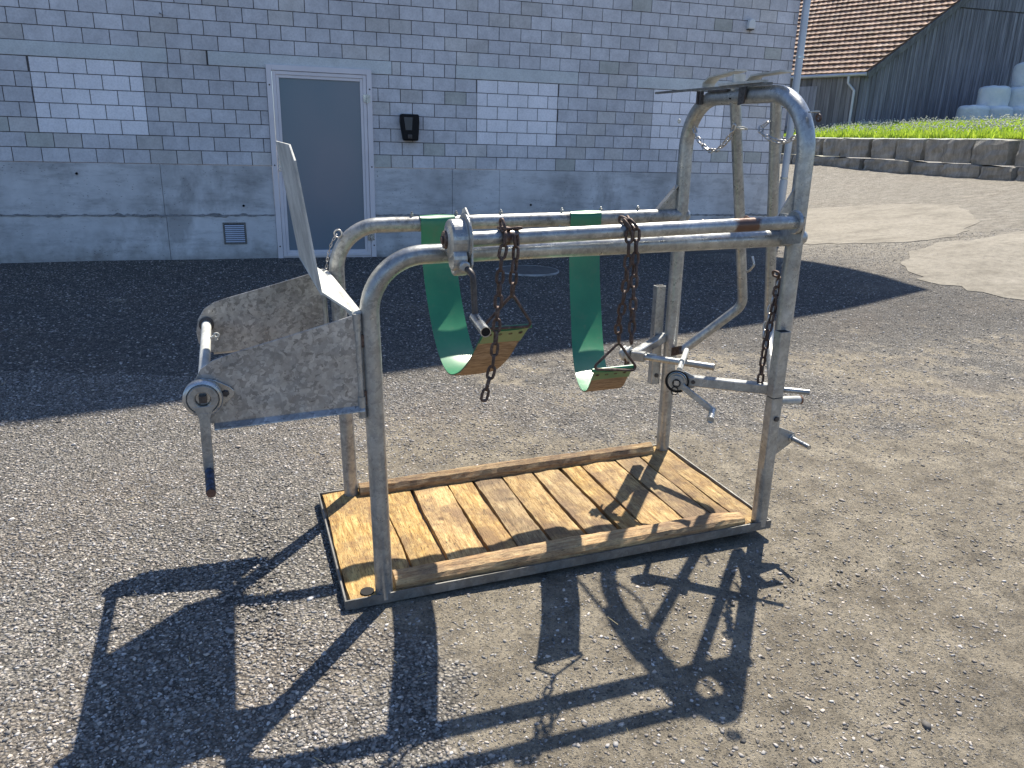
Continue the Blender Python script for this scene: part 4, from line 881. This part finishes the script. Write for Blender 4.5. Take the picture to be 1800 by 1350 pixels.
# ------------------------------------------------------------------ hanging slings and chains (things of their own)
def cthing(name, origin, label, cat, group=None):
    o = empty(name); o.matrix_world = CM @ Matrix.Translation(origin); tag(o, label, cat, group); return o
def sling(path, cxf, wid, label, tri, apex):
    org = Vector((cxf(.65), .65, H)); root = cthing('belly_sling', org, label, 'sling', 'green belly slings hung from the far rail')
    over = [(D + .018, H - .03), (D + .031, H + .004), (D + .022, H + .023), (D, H + .0315), (D - .02, H + .024), (D - .030, H + .004)]
    pts = spline([(0, y, z) for y, z in over + path], 5); n = len(pts); th = .0025
    inner = []; outer = []
    for i, p in enumerate(pts):
        d = (pts[min(i + 1, n - 1)] - pts[max(i - 1, 0)]).normalized(); nr = Vector((0, -d.z, d.y)); inner.append(p - nr * 0); outer.append(p + nr * th)
    mid = (0, -.02, .9); s0 = 1 if (Vector((0, .3, .9)) - inner[n // 2]).dot(outer[n // 2] - inner[n // 2]) < 0 else -1
    def band(off0, off1, name, mat, i0, i1, shrink=0.0):
        mb = MB(org); L0 = []
        for i in range(i0, i1):
            p = pts[i]; d = (pts[min(i + 1, n - 1)] - pts[max(i - 1, 0)]).normalized(); nr = Vector((0, -d.z, d.y)) * s0; cx = cxf(p.y); hw = wid / 2 - shrink
            for k in range(5):
                f = k / 4 * 2 - 1; cup = .004 * (f * f) * math.sin(i * .35)
                L0.append(Vector((cx + hw * f, p.y, p.z)) + nr * (off0 - cup)); 
            for k in range(5):
                f = k / 4 * 2 - 1; cup = .004 * (f * f) * math.sin(i * .35)
                L0.append(Vector((cx + hw * f, p.y, p.z)) + nr * (off1 - cup))
        m = i1 - i0; fs = []
        for i in range(m - 1):
            a = i * 10; b = a + 10
            for k in range(4): fs.append((a + k, a + k + 1, b + k + 1, b + k)); fs.append((a + 5 + k, b + 5 + k, b + 6 + k, a + 6 + k))
            fs.append((a, b, b + 5, a + 5)); fs.append((a + 4, a + 9, b + 9, b + 4))
        fs.append(tuple([0, 1, 2, 3, 4, 9, 8, 7, 6, 5])); e = (m - 1) * 10; fs.append(tuple(e + k for k in (4, 3, 2, 1, 0, 5, 6, 7, 8, 9)))
        mb.add(L0, fs, True); o = mb.build(name, mat, root); md = o.modifiers.new('e', 'EDGE_SPLIT'); md.split_angle = R(50); return o
    band(0, th, 'strap', M['green'], 0, n)
    band(th + .0002, th + .002, 'canvas_backing', M['canvas'], 22, n - 4, .001)
    band(th + .0025, th + .0050, 'end_fold', M['green'], n - 5, n, .0005)
    pe = pts[-1]; cx = cxf(pe.y); dd = (pts[-1] - pts[-2]).normalized()
    mb = MB(org); mb.tube([(cx - wid / 2 - .008, pe.y, pe.z + .002), (cx + wid / 2 + .008, pe.y, pe.z + .002)], .0065, 14); part(mb, 'end_bar', M['green'], root)
    mb = MB(org)
    for k in range(4):
        q = pe - dd * .024 + Vector((cx - wid * .36 + wid * .24 * k, 0, 0)); nr = Vector((0, -dd.z, dd.y)) * s0; mb.torus(q + nr * .0062, nr, .0045, .0022, 12, 6)
    part(mb, 'rivet', M['rust'], root)
    mb = MB(org); A = [Vector(p) for p in tri]; pth = fillet([A[0].lerp(A[2], .5), A[0], A[1], A[2], A[0].lerp(A[2], .5)], [.010, .010, .010], 5); mb.tube(pth, .0042, 10, caps=False); part(mb, 'triangle_ring', M['rust'], root)
sling([(.650, .95), (.615, .83), (.555, .725), (.475, .648), (.385, .606), (.295, .596), (.195, .63), (.090, .70), (0, .775), (-.088, .840)], lambda y: .362, .126, 'green webbing belly sling beside the worm winch, hung nearer the side plates', [(.283, -.096, .846), (.371, -.104, .938), (.436, -.096, .842)], None)
sling([(.650, .95), (.62, .82), (.565, .70), (.49, .605), (.40, .543), (.31, .515), (.21, .520), (.11, .560), (.03, .620), (-.040, .672)], lambda y: .940 - (.655 - y) * .311, .128, 'green webbing belly sling in the middle of the rails, hung nearer the head arch', [(.645, -.048, .682), (.727, -.058, .760), (.806, -.048, .662)], None)
def chain(path, label, cat_group, mat, link_l=.043, wd=.026, r=.0043, name='hanging_chain', extra=None, swing=0.0):
    pts = [Vector(p) for p in path]; root = cthing(name, pts[0], label, 'chain', cat_group); acc = [0]
    for a, b in zip(pts[:-1], pts[1:]): acc.append(acc[-1] + (b - a).length)
    pitch = link_l - 2.2 * r; N = max(2, round(acc[-1] / pitch)); pitch = acc[-1] / N
    def at(s_):
        s_ = max(0, min(acc[-1], s_))
        for i in range(len(pts) - 1):
            if s_ <= acc[i + 1] + 1e-9: return pts[i].lerp(pts[i + 1], (s_ - acc[i]) / max(1e-9, acc[i + 1] - acc[i]))
        return pts[-1]
    tw = random.uniform(0, 1)
    for k in range(N):
        s_ = (k + .5) * pitch; c_ = at(s_); d = (at(s_ + .01) - at(s_ - .01)).normalized(); base = d.orthogonal().normalized() if abs(d.z) < .6 else (Vector((1, 0, 0)) - d * d.x).normalized()
        ang = (k % 2) * math.pi / 2 + tw + .25 * math.sin(k * 1.3) + swing; ax = (Matrix.Rotation(ang, 3, d) @ base)
        mb = MB(pts[0]); Rr = wd / 2 - r; mb.torus(c_, ax, Rr, r, 16, 8, d, (link_l / 2 - r) / Rr); part(mb, 'link', M[mat], root)
    if extra:
        for (q, axx, d_) in extra: mb = MB(pts[0]); Rr = wd / 2 - r; mb.torus(q, axx, Rr, r, 16, 8, d_, (link_l / 2 - r) / Rr); part(mb, 'link', M[mat], root)
    return root
lc = 'rusty lifting chains on the winding bar'
kx = .358
chain([(.372, -.116, 1.100), (.376, -.117, 1.086), (.374, -.116, 1.041), (.370, -.114, .996), (.368, -.110, .935)], 'short rusty chain from winding bar to the ring of the sling by the worm winch', lc, 'rust', extra=[((.357, -.087, 1.113), (.2, 0, 1), (1, .6, 0)), ((.378, -.100, 1.112), (0, .3, 1), (1, -.8, 0)), ((.372, -.060, 1.098), (1, 0, .2), (0, 1, -.6))], name='lifting_chain')
chain([(.345, -.118, 1.105), (.341, -.121, 1.075), (.333, -.122, 1.043), (.328, -.123, .983), (.322, -.125, .907), (.316, -.127, .828), (.307, -.128, .748), (.294, -.126, .700), (.281, -.125, .650)], 'long loose rusty chain tail beside the worm winch, ending lowest of all the chains', lc, 'rust', extra=[((.343, -.100, 1.122), (1, .2, 0), (0, .6, 1)), ((.350, -.075, 1.112), (0, .2, 1), (.5, 1, 0))], name='lifting_chain')
chain([(.700, -.096, 1.125), (.708, -.117, 1.105), (.709, -.118, 1.042), (.709, -.115, .962), (.707, -.104, .880), (.706, -.085, .822), (.727, -.060, .762)], 'rusty chain from winding bar to the ring of the sling nearer the head arch', lc, 'rust', extra=[((.707, -.080, 1.122), (1, .2, .1), (0, 1, .2))], name='lifting_chain')
chain([(.716, -.098, 1.124), (.729, -.118, 1.104), (.732, -.119, 1.041), (.731, -.120, .961), (.732, -.121, .878), (.733, -.122, .775)], 'rusty chain tail hanging free beside the chain of the middle sling', lc, 'rust', extra=[((.724, -.078, 1.121), (1, -.3, .1), (0, 1, .2))], name='lifting_chain')
chain([(1.356, .03, .905), (1.350, .030, .862), (1.347, .028, .814), (1.336, .022, .767), (1.326, .018, .718), (1.318, .015, .659), (1.315, .014, .609), (1.315, .013, .550)], 'brown chain bunched and hanging against the near arch post above the foot holder', None, 'rust', .040, .026, .0042, extra=[((1.352, .045, .915), (1, 0, .2), (0, 1, 0))])
chain([(1.360, .036, .895), (1.352, .038, .85), (1.342, .038, .80), (1.330, .034, .75), (1.322, .030, .70)], 'short dark doubled chain end beside the near arch post, behind the long one', None, 'chain', .036, .024, .0038)
ac = 'short safety chains inside the head arch'
chain([(L, .650, 1.392), (L, .638, 1.377), (L, .617, 1.344), (L, .574, 1.312), (L, .518, 1.293), (L, .468, 1.298), (L, .426, 1.323), (L, .394, 1.354), (L, .380, 1.385)], 'shiny short chain slung between the far arch post and its gate bar', ac, 'chain', .030, .019, .0032, 'safety_chain')
chain([(L, .200, 1.392), (L - .022, .205, 1.371), (L - .022, .192, 1.353), (L - .01, .160, 1.338), (L, .130, 1.331), (L, .094, 1.332), (L, .069, 1.340), (L, .030, 1.355)], 'shiny short chain slung between the near arch post and its gate bar', ac, 'chain', .030, .019, .0032, 'safety_chain')
chain([(.012, D + .028, 1.010), (-.006, D + .028, .985), (-.024, D + .026, .938), (-.034, D + .026, .880)], 'fine bright chain lying behind the bend of the far side hoop', None, 'chain', .016, .010, .0016, 'fine_chain')

# ------------------------------------------------------------------ scatter: loose stones, straw, grass
def instancer(name, verts, faces, P_, rotm, scl, tints, mat, kind='stuff', attrf=False):
    n = len(P_); vv = np.asarray(verts, np.float32); nv = len(vv); ff = np.asarray(faces, np.int32); nf, k = ff.shape
    V = np.einsum('nij,vj->nvi', rotm, vv) if rotm is not None else np.repeat(vv[None], n, 0)
    V = V * scl[:, None, :] if scl.ndim == 2 else V * scl[:, None, None]; V = V + P_[:, None, :]
    F = ff[None] + (np.arange(n) * nv)[:, None, None]
    me = bpy.data.meshes.new(name); me.vertices.add(n * nv); me.vertices.foreach_set("co", V.astype(np.float32).ravel())
    me.loops.add(n * nf * k); me.loops.foreach_set("vertex_index", F.astype(np.int32).ravel()); me.polygons.add(n * nf)
    me.polygons.foreach_set("loop_start", np.arange(0, n * nf * k, k, dtype=np.int32))
    me.update(calc_edges=True)
    at = me.color_attributes.new("tint", 'FLOAT_COLOR', 'POINT'); arr = np.ones((n * nv, 4), np.float32); arr[:, :3] = np.repeat(tints, nv, axis=0); at.data.foreach_set("color", arr.ravel())
    me.materials.append(mat); o = bpy.data.objects.new(name, me); link(o); o["kind"] = kind; return o
phi = (1 + 5 ** .5) / 2
ico = np.array([(-1, phi, 0), (1, phi, 0), (-1, -phi, 0), (1, -phi, 0), (0, -1, phi), (0, 1, phi), (0, -1, -phi), (0, 1, -phi), (phi, 0, -1), (phi, 0, 1), (-phi, 0, -1), (-phi, 0, 1)]) / 1.9
icof = [(0, 11, 5), (0, 5, 1), (0, 1, 7), (0, 7, 10), (0, 10, 11), (1, 5, 9), (5, 11, 4), (11, 10, 2), (10, 7, 6), (7, 1, 8), (3, 9, 4), (3, 4, 2), (3, 2, 6), (3, 6, 8), (3, 8, 9), (4, 9, 5), (2, 4, 11), (6, 2, 10), (8, 6, 7), (9, 8, 1)]
def randrot(n):
    q = rng.normal(size=(n, 4)); q /= np.linalg.norm(q, axis=1)[:, None]; w, x, y, z = q.T
    return np.stack([np.stack([1 - 2 * (y * y + z * z), 2 * (x * y - z * w), 2 * (x * z + y * w)], 1), np.stack([2 * (x * y + z * w), 1 - 2 * (x * x + z * z), 2 * (y * z - x * w)], 1), np.stack([2 * (x * z - y * w), 2 * (y * z + x * w), 1 - 2 * (x * x + y * y)], 1)], 1)
C0 = np.array([2.245, -9.295]); fwd = np.array([.29, .957]); fwd /= np.linalg.norm(fwd); rgt = np.array([fwd[1], -fwd[0]])
def incrush(x, y):
    dx = x - 2.499; dy = y + 7.273; u = dx * .999 + dy * .043; v = -dx * .043 + dy * .999
    return (u > -.13) & (u < 1.42) & (v > -.035) & (v < .735)
def pebbles(n, dmin, dmax, smin, smax, nm, base, dirtmode=None):
    d = dmin + (dmax - dmin) * rng.random(n) ** .75; a = (rng.random(n) * 2 - 1) * .80 * d
    x = C0[0] + fwd[0] * d + rgt[0] * a; y = C0[1] + fwd[1] * d + rgt[1] * a
    pe_ = np.clip((x + .15 * y - 1.05) / .7 + .35 * np.sin(y * 3.1 + 2 * np.sin(x * 2.3)), 0, 1) * np.clip((-5.4 - y) / 1.2, 0, 1)
    keep = (y < -.04) & ~incrush(x, y) & (rng.random(n) > pe_ * .80); x, y = x[keep], y[keep]; n = len(x)
    s = smin + (smax - smin) * rng.random(n) ** 3; sc = np.stack([s * 1.15, s * rng.uniform(.55, .95, n), s * rng.uniform(.28, .55, n)], 1)
    z = gnd(x, y) + sc[:, 2] * .35
    r_ = rng.random(n); g = np.where(r_ < .68, rng.uniform(.16, .31, n), np.where(r_ < .82, rng.uniform(.07, .15, n), rng.uniform(.32, .55, n))); wm = rng.uniform(.02, .16, n)
    t_ = np.stack([g * (1 + wm), g, g * (1 - wm)], 1); vv = np.sign(ico) * np.abs(ico) ** .8 * (1 + rng.normal(0, .22, (12, 1)))
    rm = randrot(n); th = rng.random(n) * 6.28; zr = np.zeros((n, 3, 3)); zr[:, 0, 0] = np.cos(th); zr[:, 0, 1] = -np.sin(th); zr[:, 1, 0] = np.sin(th); zr[:, 1, 1] = np.cos(th); zr[:, 2, 2] = 1
    V0 = np.einsum('nij,vj->nvi', rm, vv) * sc[:, None, :]; V0 = np.einsum('nij,nvj->nvi', zr, V0)
    ff = np.asarray(icof, np.int32); F = ff[None] + (np.arange(n) * 12)[:, None, None]; V = V0 + np.stack([x, y, z], 1)[:, None, :]
    me = bpy.data.meshes.new(nm); me.vertices.add(n * 12); me.vertices.foreach_set("co", V.astype(np.float32).ravel()); me.loops.add(n * 60); me.loops.foreach_set("vertex_index", F.astype(np.int32).ravel()); me.polygons.add(n * 20); me.polygons.foreach_set("loop_start", np.arange(0, n * 60, 3, dtype=np.int32)); me.update(calc_edges=True)
    at = me.color_attributes.new("tint", 'FLOAT_COLOR', 'POINT'); arr = np.ones((n * 12, 4), np.float32); arr[:, :3] = np.repeat(t_, 12, axis=0); at.data.foreach_set("color", arr.ravel()); me.materials.append(M['pebble'])
    o = bpy.data.objects.new(nm, me); link(o); o["kind"] = 'stuff'; return o
pebbles(150000, 1.0, 4.2, .0022, .0070, 'loose_gravel', 0)
pebbles(60000, 3.4, 10.0, .0045, .010, 'loose_gravel', 0)
pebbles(1100, 1.0, 9.0, .007, .015, 'loose_gravel', 0)
pebbles_w = None
# straw bits
n = 60; d = rng.uniform(1.1, 4, n); a = rng.uniform(-.7, .7, n) * d; Pp = np.stack([C0[0] + fwd[0] * d + rgt[0] * a, C0[1] + fwd[1] * d + rgt[1] * a, np.full(n, .012)], 1)
Pp = Pp[~incrush(Pp[:, 0], Pp[:, 1])]; n = len(Pp); th = rng.random(n) * 6.28; zr = np.zeros((n, 3, 3)); zr[:, 0, 0] = np.cos(th); zr[:, 0, 1] = -np.sin(th); zr[:, 1, 0] = np.sin(th); zr[:, 1, 1] = np.cos(th); zr[:, 2, 2] = 1
sv = [(-.5, -.02, 0), (-.5, .02, 0), (-.5, 0, .03), (.5, -.02, .1), (.5, .02, .1), (.5, 0, .13)]; sf = [(0, 1, 4, 3), (1, 2, 5, 4), (2, 0, 3, 5)]
instancer('straw', sv, sf, Pp, zr, rng.uniform(.015, .045, n), np.repeat(rng.random((n, 1)), 3, 1), M['straw'])
# grass on the bank, with pale seed heads
def grass(n, d0, d1, h0, h1, name, mat, wd):
    y = rng.uniform(-2.5, 14.5, n)
    if name == 'weeds': yc = rng.uniform(-2.5, 14.5, 70); y = yc[rng.integers(0, 70, n)] + rng.normal(0, .13, n)
    d = d0 + (d1 - d0) * rng.random(n) ** 1.2; x = wall_line_x(y) + d; z = bankh(x, y) - .01
    cl = .6 + .4 * np.sin(y * 3.1) * np.sin(y * 1.3 + d * 2.0); h = (h0 + (h1 - h0) * rng.random(n)) * (.7 + .5 * cl)
    th = rng.random(n) * 6.28; lean = rng.normal(0, .35, (n, 2)) * h[:, None]
    dx = np.cos(th) * wd; dy = np.sin(th) * wd
    V = np.zeros((n, 5, 3)); b = np.stack([x, y, z], 1); o1 = np.stack([dx, dy, 0 * dx], 1)
    V[:, 0] = b - o1; V[:, 1] = b + o1; m_ = b + np.stack([lean[:, 0] * .35, lean[:, 1] * .35, h * .55], 1); V[:, 2] = m_ + o1 * .8; V[:, 3] = m_ - o1 * .8; V[:, 4] = b + np.stack([lean[:, 0], lean[:, 1], h], 1)
    F = np.array([(0, 1, 2), (0, 2, 3), (3, 2, 4)])[None] + (np.arange(n) * 5)[:, None, None]
    me = bpy.data.meshes.new(name); me.vertices.add(n * 5); me.vertices.foreach_set("co", V.astype(np.float32).ravel()); me.loops.add(n * 9); me.loops.foreach_set("vertex_index", F.astype(np.int32).ravel()); me.polygons.add(n * 3); me.polygons.foreach_set("loop_start", np.arange(0, n * 9, 3, dtype=np.int32)); me.update(calc_edges=True)
    at = me.color_attributes.new("tint", 'FLOAT_COLOR', 'POINT'); arr = np.ones((n * 5, 4), np.float32); arr[:, :3] = np.repeat(rng.random((n, 1)) * .7 + .3 * cl[:, None], 5, axis=0).repeat(3, 1); at.data.foreach_set("color", arr.ravel()); me.materials.append(mat)
    o = bpy.data.objects.new(name, me); link(o); o["kind"] = 'stuff'; return V[:, 4]
grass(90000, .30, 5.0, .035, .12, 'grass', M['grass'], .009)
grass(5200, .25, 2.6, .10, .26, 'weeds', M['grass'], .016)
tips = grass(2600, .6, 4.5, .12, .24, 'tall_grass', M['seed'], .002)
n = len(tips); instancer('seed_heads', ico, icof, tips, randrot(n), rng.uniform(.012, .026, n), np.repeat(rng.random((n, 1)), 3, 1), M['seed'])
# scrap tuft by the barn pipe is part of the grass; weeds at the wall foot
